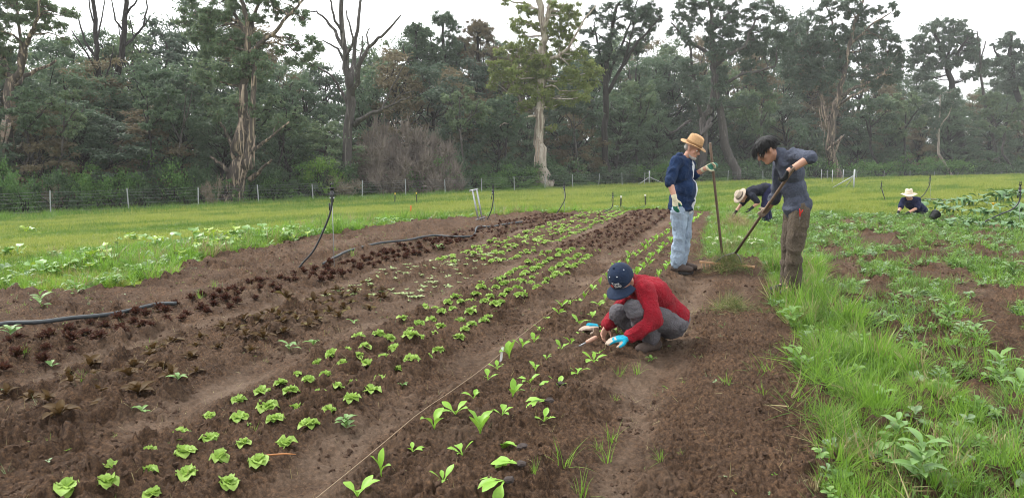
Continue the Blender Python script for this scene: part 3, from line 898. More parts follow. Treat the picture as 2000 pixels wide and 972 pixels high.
SV = {'green': [shrub_variant(k, 'broad', L_SHRUB, B_DARK) for k in range(3)], 'dark': [shrub_variant(5 + k, 'broad', L_SHRUBD, B_DARK) for k in range(3)],
      'bright': [shrub_variant(10, 'broad', L_BRIGHT, B_DARK)], 'brown': [shrub_variant(12 + k, 'twig', L_TWIG, L_TWIG, 30, 4200, 0.10) for k in range(3)], 'tan': [shrub_variant(17, 'twig', L_TWIGT, L_TWIGT, 20, 1500, 0.10)],
      'feather': [shrub_variant(20 + k, 'oak', L_OAK, B_DARK, 18, 2400, 0.10) for k in range(2)]}

def shrub(kind, k, px, top, Y, wpx, name, label, group, rz):
    p = at_y(px, 330, Y)
    p.z = gz(p.x, p.y)
    h = max(0.5, at_y(px, top, Y).z - p.z) / 0.92
    w = wpx / (FPX / Y) / 1.15
    root = empty(name, p, rz)
    root.scale = (w, w, h)
    tag(root, label, 'shrub', group)
    tm, cm = SV[kind][k % len(SV[kind])]
    obj('stem', tm, None, root)
    obj('foliage', cm, None, root)

for k, (px, top, w) in enumerate([(735, 228, 70), (795, 236, 95), (848, 240, 80), (752, 280, 90), (812, 272, 95), (868, 268, 80)]):
    shrub('brown', k, px, top, fence_y(px) * (1.09 if k < 3 else 1.05) + 1, w, 'brown_thicket', ['leftmost tall bush of the leafless brown thicket', 'tallest middle bush of the leafless brown thicket', 'rightmost tall bush of the leafless brown thicket',
          'low front bush in the left half of the brown thicket', 'low front bush in the middle of the brown thicket', 'low front bush at the right end of the brown thicket'][k], 'leafless brown thicket', k)
for k, (kind, px, top, w, lb) in enumerate([
    ('bright', 636, 300, 70, 'bright green leafy shrub left of the dead tree'), ('tan', 665, 338, 80, 'heap of tan dead branches under the bright green shrub'), ('green', 1010, 318, 90, 'glossy green vine mound left of the pale gum trunk'),
    ('bright', 1030, 340, 80, 'yellow green vine mound against the pale gum trunk'), ('green', 960, 330, 70, 'green vine heap left of the glossy mound'), ('green', 1098, 350, 60, 'pale green bush right of the pale gum trunk'),
    ('green', 1150, 352, 55, 'small green bush by the fence, right of the pale gum'), ('feather', 1545, 240, 120, 'tall layered dark green acacia behind the young man'), ('green', 1400, 342, 60, 'low green bush behind the pole of the straw hat man'),
    ('green', 330, 290, 120, 'olive round bush with open branches between twin dead trunks and peeling gum'), ('green', 40, 320, 70, 'green bush at the foot of the left edge gum'), ('dark', 110, 315, 90, 'dark bush right of the left edge gum'), ('tan', 95, 345, 40, 'small tan dead bush near the first fence post'),
    ('tan', 415, 345, 45, 'brown dry bush left of the peeling gum foot')]):
    shrub(kind, k, px, top, fence_y(px) * (1.045 if w < 100 else 1.1) + 0.8, w, {'bright': 'leafy_shrub', 'green': 'leafy_shrub', 'tan': 'dead_bush', 'dark': 'leafy_shrub', 'feather': 'acacia_shrub'}[kind], lb, None, k * 1.3)
px, k, _sc = -220, 0, {}
while px < 2260:
    kind = g0.choice(['dark', 'green', 'dark', 'feather', 'green']) if px < 1560 else g0.choice(['dark', 'green', 'green'])
    top = g0.uniform(300, 330) if px < 1560 else g0.uniform(290, 312)
    z = zone(px)
    c = _sc.setdefault((kind, z), []); c.append(1)
    shrub(kind, k, px, top, fence_y(px) * g0.uniform(1.055, 1.09) + 1, g0.uniform(70, 105), 'fence_shrub', f'{ORD[len(c) - 1]} low {dict(dark="dark", green="mid green", feather="feathery")[kind]} shrub behind fence, {z}', 'shrubs behind the fence', g0.uniform(0, 6))
    px += 44; k += 1

# ---------------- fence
M_POST = plain('galvanised_post', (0.34, 0.36, 0.36), 0.5, 14, 0.15, 0.1, metal=0.3)
M_WIRE = plain('fence_wire', (0.17, 0.18, 0.18), 0.5, 20, 0.1, 0, metal=0.6)
A_, B_, C_ = Vector((-22.7 - 34, 35.7 - 34)), Vector((13.5, 70.8)), Vector((110, 124.5))
fence = empty('wire_fence', (A_.x, A_.y, gz(A_.x, A_.y)))
tag(fence, 'long wire fence with grey metal posts along the edge of the wood', 'fence')
fz = fence.location.copy()

def post_mesh(h, w=0.032):
    mb = MB()
    for a in (0.3, 0.3 + 2.094, 0.3 + 4.188):       # Y-section star picket
        M = Matrix.Rotation(a, 3, 'Z')
        mb.box(M @ Vector((w / 2, 0, h / 2)), (w, w * 0.5, h), M)
    return mb.mesh('fence_post', False)
PM = post_mesh(1.55); PM.materials.append(M_POST)
seg1 = (B_ - A_).length
lineup = [A_ + (B_ - A_).normalized() * (seg1 - 0.8 - 3.57 * k) for k in range(int(seg1 / 3.57) - 6)][::-1]
d2 = (C_ - B_).normalized()
lineup += [B_ + d2 * 5.3 * k for k in range(1, 20)]
tops = []
for p in lineup:
    z = gz(p.x, p.y)
    o = obj('fence_post', PM, None, fence, Vector((p.x, p.y, z - 0.3)) - fz)
    o.rotation_euler = (g0.uniform(-.05, .05), g0.uniform(-.05, .05), g0.uniform(0, 6))
    o.scale.z = g0.uniform(.93, 1.06)
    tops.append(Vector((p.x, p.y, z)))
for k, hgt in enumerate((0.25, 0.5, 0.72, 0.9, 1.05, 1.18)):
    mb = MB()
    pts = []
    for i in range(len(tops) - 1):
        a, b = tops[i], tops[i + 1]
        pts += [a + Vector((0, 0, hgt)) - fz, a.lerp(b, .5) + Vector((0, 0, hgt - 0.03)) - fz]
    pts.append(tops[-1] + Vector((0, 0, hgt)) - fz)
    mb.tube(pts, 0.0055, 4).build('wire', M_WIRE, fence)
bz = Vector((B_.x, B_.y, gz(B_.x, B_.y))) - fz      # strainer with two braces
MB().tube([bz + Vector((0, 0, -.2)), bz + Vector((0, 0, 1.35))], 0.06, 10).build('strainer_post', M_POST, fence)
for s_, dd in ((-1, (B_ - A_).normalized()), (1, d2)):
    e = B_ + dd * s_ * 2.0
    MB().tube([bz + Vector((0, 0, 0.75)), Vector((e.x, e.y, gz(e.x, e.y) + 0.02)) - fz], 0.035, 8).build('brace', M_POST, fence)
# short run with end strainer on the right
f2p = [G(1604, 354), G(1625, 359), G(1646, 358), G(1667, 371)]
f2 = empty('corner_fence', f2p[3]); tag(f2, 'short fence run with braced end post behind the young man', 'fence')
for i, p in enumerate(f2p):
    hgt = 1.15
    MB().tube([p - f2p[3] + Vector((0, 0, -.2)), p - f2p[3] + Vector((0, 0, hgt))], 0.042 if i == 3 else 0.025, 8).build('fence_post', M_POST, f2)
MB().tube([Vector((0, 0, .8)), G(1620, 371) - f2p[3] + Vector((0, 0, .03))], 0.032, 8).build('brace', M_POST, f2)
MB().tube([Vector((0, 0, .75)), G(1650, 367) - f2p[3] + Vector((0, 0, .03))], 0.03, 8).build('brace', M_POST, f2)
for hgt in (.4, .75, 1.0):
    MB().tube([p - f2p[3] + Vector((0, 0, hgt)) for p in f2p], 0.006, 4).build('wire', M_WIRE, f2)
# ================================================================== thin smoky air between the field and the wood
hz = MB().box((0, 95, 14.5), (520, 260, 38)).mesh('haze', False)
hm = bpy.data.materials.new('haze'); hm.use_nodes = True
hn = hm.node_tree.nodes; hn.clear()
ho = hn.new('ShaderNodeOutputMaterial'); hv = hn.new('ShaderNodeVolumePrincipled')
hv.inputs['Color'].default_value = (0.90, 0.91, 0.92, 1)
hv.inputs['Density'].default_value = 0.0006
hv.inputs['Anisotropy'].default_value = 0.0
hm.node_tree.links.new(hv.outputs[0], ho.inputs['Volume'])
haze = obj('haze', hz, hm)
tag(haze, 'thin bluish smoky haze in front of the wood', 'haze', kind='stuff')
# ================================================================== grass and ground cover (nobody could count it: "stuff")
def blade(mb, base, az, length, lean, width, curl, segs=4):
    """one curved grass blade, tapering to its tip"""
    n = len(mb.v)
    dx, dy = math.cos(az), math.sin(az)
    sx, sy = -dy, dx
    x = z = 0.0
    ang = lean
    for i in range(segs + 1):
        t = i / segs
        w = width * (1 - t) ** 0.7 * 0.5 if i < segs else 0.0
        cx, cy, cz = base[0] + dx * x, base[1] + dy * x, base[2] + z
        if i < segs:
            mb.v.append((cx - sx * w, cy - sy * w, cz)); mb.v.append((cx + sx * w, cy + sy * w, cz))
        else:
            mb.v.append((cx, cy, cz))
        x += math.sin(ang) * length / segs
        z += math.cos(ang) * length / segs
        ang += curl / segs
    for i in range(segs - 1):
        a = n + 2 * i
        mb.f.append([a, a + 1, a + 3, a + 2])
    a = n + 2 * (segs - 1)
    mb.f.append([a, a + 1, a + 2])

def tuft(seed, n, length, lean, width, spread, curl, segs=4):
    r = random.Random(seed)
    mb = MB()
    for _ in range(n):
        a, d = r.uniform(0, 6.283), spread * math.sqrt(r.random())
        blade(mb, (d * math.cos(a), d * math.sin(a), -0.01), a + r.uniform(-.9, .9), length * r.uniform(0.45, 1.1), abs(r.gauss(0, lean)), width * r.uniform(.7, 1.2), r.uniform(0.2, curl), segs)
    return mb.mesh('tuft')

def leaf_v(length, width, segs=5, cup=0.25, droop=0.6, rise=0.9, ruffle=0.0, stalk=0.25, r=random, pw=0.8):
    """vertices and faces of one leaf lying along +x from the origin: (stalk, blade with a folded midrib)"""
    vs, fs = [], []
    x = z = 0.0
    ang = rise
    L = length
    for i in range(segs + 1):
        t = i / segs
        if t < stalk: w = width * 0.09
        else:
            q = (t - stalk) / (1 - stalk)
            w = width * 0.5 * max(0.02, math.sin(math.pi * min(1, q * 0.96 + 0.04) ** pw)) ** 0.75
        rf = ruffle * math.sin(t * 17 + r.random() * 3)
        r2 = ruffle * math.sin(t * 23 + r.random() * 3)
        vs += [(x, -w, z + cup * w + rf * w), (x, -w * .55, z + cup * w * .35 - r2 * w * .5), (x, 0, z), (x, w * .55, z + cup * w * .35 + rf * w * .5), (x, w, z + cup * w - r2 * w)]
        x += math.cos(ang) * L / segs
        z += math.sin(ang) * L / segs
        ang -= droop / segs
    for i in range(segs):
        a = 5 * i
        fs += [[a + k, a + k + 1, a + k + 6, a + k + 5] for k in range(4)]
    return vs, fs

def add_leaf(mb, base, az, **kw):
    vs, fs = leaf_v(**kw)
    c, s = math.cos(az), math.sin(az)
    mb.add([(base[0] + c * x - s * y, base[1] + s * x + c * y, base[2] + z) for x, y, z in vs], fs)

def weed_mesh(seed, n, length, width, rise, **kw):
    r = random.Random(seed)
    mb = MB()
    for k in range(n):
        add_leaf(mb, (0, 0, r.uniform(0, kw.get('tall', 0.0))), k * 2.4 + r.uniform(-.4, .4), length=length * r.uniform(.6, 1.1), width=width * r.uniform(.8, 1.1), rise=rise * r.uniform(.5, 1.2), droop=r.uniform(.4, 1.2), ruffle=kw.get('ruffle', .1), stalk=kw.get('stalk', .25), r=r, segs=5)
    return mb.mesh('weed')

def instancer(name, pts, rot, scl, meshes, mats, label, cat):
    """one object whose points each carry one of the given meshes"""
    src = bpy.data.collections.new(name + '_source')
    for i, me in enumerate(meshes):
        if not me.materials: me.materials.append(mats[i % len(mats)])
        o = bpy.data.objects.new(f'{name}_source_{i:02d}', me)
        src.objects.link(o)
    me = bpy.data.meshes.new(name)
    n = len(pts)
    me.vertices.add(n)
    me.vertices.foreach_set('co', np.asarray(pts, np.float32).ravel())
    for nm, tp, arr in (('rot', 'FLOAT_VECTOR', rot), ('scl', 'FLOAT_VECTOR', scl)):
        a = me.attributes.new(nm, tp, 'POINT')
        a.data.foreach_set('vector', np.asarray(arr, np.float32).ravel())
    a = me.attributes.new('tone', 'FLOAT', 'POINT')
    pp = np.asarray(pts); al_, ac_ = (pp[:, 0] + pp[:, 1]) * .7071, (pp[:, 1] - pp[:, 0]) * .7071
    tn = sstep(.50, .66, fbm2(al_ * .16, ac_ * .75, 4, 301, .6)) * .95 + .4 * sstep(.55, .7, fbm2(pp[:, 0] * .9, pp[:, 1] * .9, 3, 305))
    a.data.foreach_set('value', np.clip(tn, 0, 1).astype(np.float32))
    a = me.attributes.new('pick', 'INT', 'POINT')
    a.data.foreach_set('value', rng.integers(0, len(meshes), n).astype(np.int32))
    ng = bpy.data.node_groups.new(name + '_nodes', 'GeometryNodeTree')
    ng.interface.new_socket('Geometry', in_out='INPUT', socket_type='NodeSocketGeometry')
    ng.interface.new_socket('Geometry', in_out='OUTPUT', socket_type='NodeSocketGeometry')
    N, Lk = ng.nodes, ng.links
    gi, go = N.new('NodeGroupInput'), N.new('NodeGroupOutput')
    m2p = N.new('GeometryNodeMeshToPoints')
    ip = N.new('GeometryNodeInstanceOnPoints')
    ci = N.new('GeometryNodeCollectionInfo')
    ci.inputs['Collection'].default_value = src
    ci.inputs['Separate Children'].default_value = True
    ci.inputs['Reset Children'].default_value = True
    ip.inputs['Pick Instance'].default_value = True
    def attr(nm, tp):
        a = N.new('GeometryNodeInputNamedAttribute'); a.data_type = tp; a.inputs[0].default_value = nm
        return a.outputs[0]
    Lk.new(gi.outputs[0], m2p.inputs[0]); Lk.new(m2p.outputs[0], ip.inputs['Points'])
    Lk.new(ci.outputs[0], ip.inputs['Instance']); Lk.new(attr('pick', 'INT'), ip.inputs['Instance Index'])
    Lk.new(attr('rot', 'FLOAT_VECTOR'), ip.inputs['Rotation']); Lk.new(attr('scl', 'FLOAT_VECTOR'), ip.inputs['Scale'])
    Lk.new(ip.outputs[0], go.inputs[0])
    o = obj(name, me)
    md = o.modifiers.new('scatter', 'NODES'); md.node_group = ng
    tag(o, label, cat, kind='stuff')
    return o

GR_LAWN = leafmat('lawn_grass', (0.190, 0.255, 0.036), (0.315, 0.345, 0.064), (0.42, 0.40, 0.14), 0.45, scale=6, tone=(0.105, 0.190, 0.026))
GR_LONG = leafmat('long_grass', (0.135, 0.275, 0.028), (0.245, 0.425, 0.052), (0.35, 0.48, 0.10), 0.5, scale=6)
GR_DRY = leafmat('straw', (0.24, 0.20, 0.09), (0.36, 0.30, 0.14), (0.42, 0.36, 0.2), 0.2, scale=6)
GR_FENCE = leafmat('rough_grass', (0.085, 0.175, 0.028), (0.150, 0.255, 0.045), (0.22, 0.29, 0.08), 0.45, scale=6)
WEED = leafmat('weed_leaves', (0.105, 0.220, 0.038), (0.190, 0.330, 0.075), (0.28, 0.40, 0.12), 0.35, scale=20, rough=0.45)
WEEDP = leafmat('pale_weed_leaves', (0.15, 0.25, 0.11), (0.23, 0.33, 0.16), (0.3, 0.4, 0.2), 0.3, scale=20, rough=0.45)

def scatter(n, xs, ys, keep, size, tilt=0.12, zoff=0.0):
    """random ground points in a box of world x/y, kept where keep(u, v) says so; size(u,v) -> scale"""
    X, Y = rng.uniform(*xs, n), rng.uniform(*ys, n)
    U, V = uv(X, Y)
    k = keep(X, Y, U, V)
    X, Y, U, V = X[k], Y[k], U[k], V[k]
    Z = top_z(X, Y) + zoff
    s = size(X, Y, U, V) * rng.uniform(0.65, 1.35, len(X))
    rot = np.stack([rng.normal(0, tilt, len(X)), rng.normal(0, tilt, len(X)), rng.uniform(0, 6.283, len(X))], -1)
    return np.stack([X, Y, Z], -1), rot, np.stack([s, s, s * rng.uniform(.8, 1.2, len(X))], -1)

def in_view(X, Y, pad=0.82):
    return np.abs(X) < Y * pad + 1.0

def not_soil(U, V):
    return ~in_soil(U, V) & ~in_weedy(U, V)

# mown field: density falls with distance, tufts grow wider to keep the cover
lawn_t = [tuft(100 + k, 26, 0.10, 0.7, 0.010, 0.16, 1.0, 3) for k in range(5)]
P, Q = [], []
parts_ = []
for (y0, y1, n, sc) in ((7, 20, 26000, 0.75), (20, 34, 34000, 1.15), (34, 60, 52000, 1.75), (60, 110, 52000, 2.6)):
    parts_.append(scatter(n, (-y1 * .8, y1 * .8), (y0, y1), lambda X, Y, U, V: in_view(X, Y) & not_soil(U, V) & (((Y - X) * .7071 + np.maximum((X + Y) * .7071 - 59, 0) * .52) < 43) & (((Y - X) * .7071) > 4),
                          lambda X, Y, U, V: sc * (0.75 + 0.6 * fbm2(X * .5, Y * .5, 3, 71))))
instancer('lawn_grass', *[np.concatenate([p[i] for p in parts_]) for i in range(3)], lawn_t, [GR_LAWN], 'short yellow green grass over the whole field', 'grass')

# rough taller grass by the fence
fen_t = [tuft(120 + k, 26, 0.32, 0.4, 0.022, 0.22, 0.9, 4) for k in range(4)]
def _fk(X, Y, U, V):
    q = (Y - X) * .7071 + np.maximum((X + Y) * .7071 - 59, 0) * .52
    w = 34 + 5 * fbm2(X * .2, Y * .2, 3, 75) + np.clip((X + 12) * .25, 0, 4.5)
    return in_view(X, Y) & (q > w) & (q < 44.5)
instancer('rough_grass', *scatter(60000, (-60, 95), (20, 110), _fk, lambda X, Y, U, V: (0.9 + Y * 0.006) * (1 - 0.5 * sstep(-5, 10, X))), fen_t, [GR_FENCE], 'taller rough grass in front of the fence', 'grass')

# long grass strips: right of the raked bed, behind the rake, left of the plot
long_t = [tuft(140 + k, 30, 0.26, 0.42, 0.0075, 0.07, 1.3, 5) for k in range(6)]
BARE = [(1640, 536, 42, 26), (1712, 573, 42, 26), (1723, 471, 62, 15), (1785, 505, 72, 19), (1828, 536, 68, 20), (1939, 600, 55, 36), (1975, 660, 55, 40), (1788, 635, 27, 14), (1818, 667, 37, 11), (1667, 437, 42, 7),
        (1985, 523, 28, 10), (1627, 492, 26, 11), (1925, 785, 52, 22), (1975, 700, 42, 22), (1730, 772, 26, 10), (1690, 460, 20, 8), (1620, 560, 26, 16), (1880, 570, 40, 18), (1660, 590, 22, 12), (1740, 410, 60, 6), (1925, 460, 30, 6), (1850, 430, 20, 4), (1900, 730, 30, 14)]

def bareness(X, Y):
    dep = Y * _cp - (0 - CAMH) * _sp
    px, py = 1000 + FPX * X / dep, 486 - FPX * (Y * _sp + (0 - CAMH) * _cp) / dep
    n = (fbm2(X * 2.2, Y * 2.2, 4, 81) - 0.5) * 1.5
    b = np.full(X.shape, 0.0)
    for (a, c, rx, ry) in BARE:
        b = np.maximum(b, 1.25 - ((px - a) / rx) ** 2 * 0.6 - ((py - c) / ry) ** 2 * 0.6 + n)
    return np.clip(b, 0, 1.6)

def strip_core(U, V):
    r = np.interp(U, RIGHT_U, RIGHT_V)
    w = np.interp(U, [2, 4, 6, 8, 10, 12, 14, 20], [.95, .85, .65, .5, .8, 1.3, 1.3, 1.1])
    return (V > r - 0.03) & (V < r + w)

def left_strip(U, V):
    l = np.interp(U, LEFT_U, LEFT_V)
    far = np.interp(V, FAR_V, FAR_U)
    w = np.interp(U, [0, 6, 9, 13, 17, 20], [3.2, 3.4, 2.6, 2.0, 1.3, 0.8])
    return ((V < l + 0.15) & (V > l - w) & (U < 18)) | ((U > far - 0.2) & (U < far + 0.9) & (V > -8.6) & (V < 1))

a1 = scatter(9000, (0.5, 5), (2, 12), lambda X, Y, U, V: strip_core(U, V) & ~in_soil(U, V) & (U < 10.6) & (bareness(X, Y) < .75) & (fbm2(X * 3, Y * 3, 3, 90) > 0.36), lambda X, Y, U, V: 0.45 + 0.80 * sstep(.40, .76, fbm2(X * 1.6, Y * 1.6, 3, 83)), 0.3)
a2 = scatter(5200, (1.5, 9), (9, 24), lambda X, Y, U, V: strip_core(U, V) & ~in_soil(U, V) & (U >= 10.4), lambda X, Y, U, V: 0.5 + 0.5 * fbm2(X * 1.2, Y * 1.2, 3, 84), 0.2)
a3 = scatter(22000, (-16, 9), (6, 24), lambda X, Y, U, V: left_strip(U, V) & not_soil(U, V), lambda X, Y, U, V: 0.55 + 0.8 * sstep(.35, .75, fbm2(X * .9, Y * .9, 3, 85)), 0.2)
instancer('long_grass', *[np.concatenate([p[i] for p in (a1, a2, a3)]) for i in range(3)], long_t, [GR_LONG, GR_LONG, GR_LONG, GR_FENCE, GR_LONG, GR_DRY], 'long bright green grass along the edges of the plot', 'grass')

# sprawling grass and small weeds over the right-hand plot
wk = lambda X, Y, U, V: in_weedy(U, V) & in_view(X, Y) & (bareness(X, Y) < 0.8) & (fbm2(X * 1.7, Y * 1.7, 4, 86) > 0.34 + 0.10 * (U < 5))
spr_t = [tuft(160 + k, 18, 0.17, 0.85, 0.0065, 0.09, 0.8, 4) for k in range(5)]
b1 = scatter(5200, (0.8, 9), (2.4, 10), wk, lambda X, Y, U, V: 0.9 + 0 * X, 0.25)
b2 = scatter(9000, (0.8, 18), (9, 24), wk, lambda X, Y, U, V: 1.05 + 0 * X, 0.25)
instancer('sprawling_grass', *[np.concatenate([p[i] for p in (b1, b2)]) for i in range(3)], spr_t, [GR_LONG, GR_FENCE, WEED], 'low sprawling grass over the weedy plot on the right', 'grass')
wd_t = [weed_mesh(180 + k, 8, 0.085, 0.036, 0.8, tall=0.05) for k in range(4)] + [weed_mesh(190 + k, 12, 0.06, 0.03, 0.5, tall=0.07) for k in range(3)]
c1_ = scatter(4200, (0.8, 9), (2.4, 10), wk, lambda X, Y, U, V: 0.8 + 0 * X, 0.3)
c2_ = scatter(12000, (0.8, 20), (9, 25), wk, lambda X, Y, U, V: 1.0 + .35 * sstep(13, 20, Y), 0.3)
c3_ = scatter(7000, (-16, 8), (6, 24), lambda X, Y, U, V: left_strip(U, V) & not_soil(U, V), lambda X, Y, U, V: 1.35 + 0 * X, 0.3)
instancer('low_weeds', *[np.concatenate([p[i] for p in (c1_, c2_, c3_)]) for i in range(3)], wd_t, [WEED, WEEDP, WEED], 'small broad leaved weeds covering the right plot and plot edges', 'weeds')

# thin weed seedlings and grass sprouts on the tilled soil
sp_t = [tuft(200 + k, 7, 0.07, 0.7, 0.004, 0.02, 0.8, 3) for k in range(3)] + [weed_mesh(210 + k, 4, 0.03, 0.014, 0.5) for k in range(3)]
def _sk(X, Y, U, V):
    d = fbm2(X * 1.1, Y * 1.1, 3, 87)
    m = np.where(V < -5.6, 0.44, 0.58)
    return in_soil(U, V) & in_view(X, Y) & (d > m)
instancer('soil_sprouts', *scatter(5200, (-10, 6), (2.5, 22), _sk, lambda X, Y, U, V: 0.8 + 0 * X, 0.25), sp_t, [WEED, GR_LONG, WEEDP], 'tiny weed seedlings and grass sprouts on the tilled beds', 'weeds')

# loose crumbs of soil and bits of straw
def clod_mesh(seed):
    bm = bmesh.new()
    bmesh.ops.create_icosphere(bm, subdivisions=2, radius=1)
    r = random.Random(seed)
    o = [r.uniform(0, 9) for _ in range(3)]
    p = np.array([v.co for v in bm.verts]) * 1.4 + o
    n = noise3(p, seed) - .5 + 0.5 * (noise3(p * 2.3, seed + 1) - .5)
    for v, k in zip(bm.verts, n):
        v.co *= 1 + 0.9 * k
        v.co.z *= 0.65
    me = bpy.data.meshes.new('clod'); bm.to_mesh(me); bm.free()
    return me
M_CLOD = plain('soil_clod', (0.100, 0.062, 0.042), 0.95, 1.2, 0.4, 0.6, 0.5, spec=0.15)
ck = lambda X, Y, U, V: (in_soil(U, V) | (in_weedy(U, V) & (bareness(X, Y) > .5))) & in_view(X, Y)
d1 = scatter(20000, (-4, 4), (2.3, 7), lambda X, Y, U, V: ck(X, Y, U, V) & (fbm2(U * 1.7, V * 1.7, 3, 11) > .40), lambda X, Y, U, V: 0.004 + 0.013 * rng.random(len(X)) ** 5, 1.0)
d2_ = scatter(9000, (-9, 7), (6.5, 14), ck, lambda X, Y, U, V: 0.006 + 0.014 * rng.random(len(X)) ** 4, 1.0)
instancer('soil_crumbs', *[np.concatenate([p[i] for p in (d1, d2_)]) for i in range(3)], [clod_mesh(k) for k in range(5)], [M_CLOD], 'loose crumbs and clods of soil on the beds', 'soil')
st_t = [tuft(230 + k, 2, 0.07, 1.45, 0.003, 0.02, 0.3, 2) for k in range(3)]
instancer('straw_bits', *scatter(3600, (-8, 6), (2.4, 14), lambda X, Y, U, V: in_soil(U, V) & in_view(X, Y), lambda X, Y, U, V: 0.8 + 0 * X, 0.3, 0.012), st_t, [GR_DRY], 'bits of dry straw and root on the soil', 'straw')
# ================================================================== planted rows and single weeds
def ordn(n):
    ones = ['', 'first', 'second', 'third', 'fourth', 'fifth', 'sixth', 'seventh', 'eighth', 'ninth', 'tenth', 'eleventh', 'twelfth', 'thirteenth', 'fourteenth', 'fifteenth', 'sixteenth', 'seventeenth', 'eighteenth', 'nineteenth']
    if n < 20: return ones[n]
    tens = {2: ('twentieth', 'twenty'), 3: ('thirtieth', 'thirty'), 4: ('fortieth', 'forty'), 5: ('fiftieth', 'fifty'), 6: ('sixtieth', 'sixty'), 7: ('seventieth', 'seventy')}
    return tens[n // 10][0] if n % 10 == 0 else tens[n // 10][1] + '-' + ones[n % 10]

gp = random.Random(21)
RED_AT = (lambda p: (p.x, p.y))(at(1250, 665))

def leaf_mesh(name, mat, seed, **kw):
    r = random.Random(seed)
    vs, fs = leaf_v(r=r, **kw)
    me = mesh_np(name, vs, fs)
    me.materials.append(mat)
    return me

M_LET = leafmat('butter_lettuce', (0.220, 0.375, 0.060), (0.350, 0.500, 0.110), (0.50, 0.62, 0.22), 0.35, rough=0.55, scale=35, spec=0.3)
M_BRZ = leafmat('bronze_lettuce', (0.060, 0.034, 0.015), (0.105, 0.062, 0.020), (0.16, 0.14, 0.03), 0.25, rough=0.65, scale=25, spec=0.2)
M_RED = leafmat('dark_red_lettuce', (0.050, 0.020, 0.014), (0.090, 0.038, 0.024), (0.12, 0.10, 0.035), 0.3, rough=0.7, scale=25, spec=0.15)
M_PUR = leafmat('purple_lettuce', (0.078, 0.038, 0.026), (0.120, 0.062, 0.044), (0.15, 0.10, 0.06), 0.3, rough=0.6, scale=25, spec=0.2)
M_CHARD = leafmat('chard_leaf', (0.170, 0.370, 0.032), (0.270, 0.480, 0.060), (0.36, 0.56, 0.10), 0.3, rough=0.45, scale=18, spec=0.35)
M_PALE = leafmat('pale_seedling', (0.28, 0.40, 0.13), (0.38, 0.48, 0.20), (0.5, 0.56, 0.3), 0.3, rough=0.4, scale=18)
M_SQ = leafmat('squash_leaf', (0.100, 0.230, 0.035), (0.190, 0.340, 0.070), (0.33, 0.45, 0.16), 0.25, rough=0.42, scale=9, spec=0.55)
M_SQY = leafmat('yellowing_squash_leaf', (0.22, 0.36, 0.030), (0.33, 0.44, 0.05), (0.4, 0.46, 0.08), 0.3, rough=0.42, scale=9)
M_PUMP = leafmat('pumpkin_leaf', (0.055, 0.135, 0.040), (0.110, 0.220, 0.075), (0.22, 0.33, 0.17), 0.2, rough=0.4, scale=9, spec=0.6)
M_BLUE = leafmat('grey_green_weed', (0.11, 0.23, 0.06), (0.19, 0.32, 0.09), (0.28, 0.40, 0.15), 0.25, rough=0.45, scale=15)
M_STEMP = plain('pale_stem', (0.45, 0.46, 0.28), 0.5, 20, 0.15, 0)
M_PLUG = plain('root_plug', (0.06, 0.045, 0.04), 0.95, 60, 0.5, 0.6, 0.01)

LEAVES = {
    'lettuce_out': [leaf_mesh('leaf', M_LET, k, length=.080, width=.080, segs=6, cup=.45, droop=1.5, rise=.55, ruffle=.28, stalk=.06, pw=.72) for k in range(4)],
    'lettuce_in': [leaf_mesh('leaf', M_LET, 10 + k, length=.050, width=.055, segs=5, cup=.7, droop=.6, rise=.95, ruffle=.35, stalk=.05, pw=.7) for k in range(3)],
    'bronze': [leaf_mesh('leaf', M_BRZ, 20 + k, length=.10, width=.052, segs=5, cup=.45, droop=.8 + .25 * k, rise=.95, ruffle=.2, stalk=.1, pw=.75) for k in range(4)],
    'chard': [leaf_mesh('leaf', M_CHARD, 30 + k, length=.16, width=.062, segs=7, cup=.3, droop=.5 + .35 * k, rise=1.35, ruffle=.14, stalk=.34, pw=.9) for k in range(4)],
    'squash': [leaf_mesh('leaf', m, 40 + k, length=.22, width=.15, segs=7, cup=.2, droop=1.7, rise=1.45, ruffle=.25, stalk=.5, pw=.55) for k, m in enumerate((M_SQ, M_SQ, M_SQY))],
    'pumpkin': [leaf_mesh('leaf', M_PUMP, 50 + k, length=.60, width=.34, segs=8, cup=.10, droop=1.85 + .2 * k, rise=1.5, ruffle=.22, stalk=.55, pw=.5) for k in range(3)],
    'weed': [leaf_mesh('leaf', M_BLUE, 60 + k, length=.12, width=.05, segs=6, cup=.25, droop=1.1, rise=.75, ruffle=.14, stalk=.12, pw=.75) for k in range(3)],
    'weedg': [leaf_mesh('leaf', WEED, 65 + k, length=.12, width=.048, segs=6, cup=.25, droop=1.2, rise=.8, ruffle=.14, stalk=.12, pw=.75) for k in range(3)],
}

def leafy(name, label, cat, group, loc, spec, size, rz=None):
    """an Empty with one child object for each leaf; spec: (leaf kind, count, extra tilt, scale, height)"""
    root = empty(name, Vector(loc) + Vector((0, 0, .006)), gp.uniform(0, 6.28) if rz is None else rz)
    root.scale = (size, size, size)
    tag(root, label, cat, group)
    k = 0
    for (kind, n, tilt, sc, hgt) in spec:
        for i in range(n):
            o = obj('leaf', gp.choice(LEAVES[kind]), None, root, (0, 0, hgt * (i / max(1, n - 1)) if isinstance(hgt, float) and n > 1 else 0))
            s = sc * gp.uniform(.72, 1.15)
            o.scale = (s, s * gp.uniform(.85, 1.1), s)
            o.rotation_euler = (gp.uniform(-.15, .15), gp.uniform(-.2, .2) - tilt, k * 2.4 + gp.uniform(-.35, .35))
            if kind == 'squash':
                a_, d_ = gp.uniform(0, 6.28), gp.uniform(0, .32)
                o.location = (d_ * math.cos(a_), d_ * math.sin(a_), gp.uniform(-.06, .08))
            k += 1
    return root

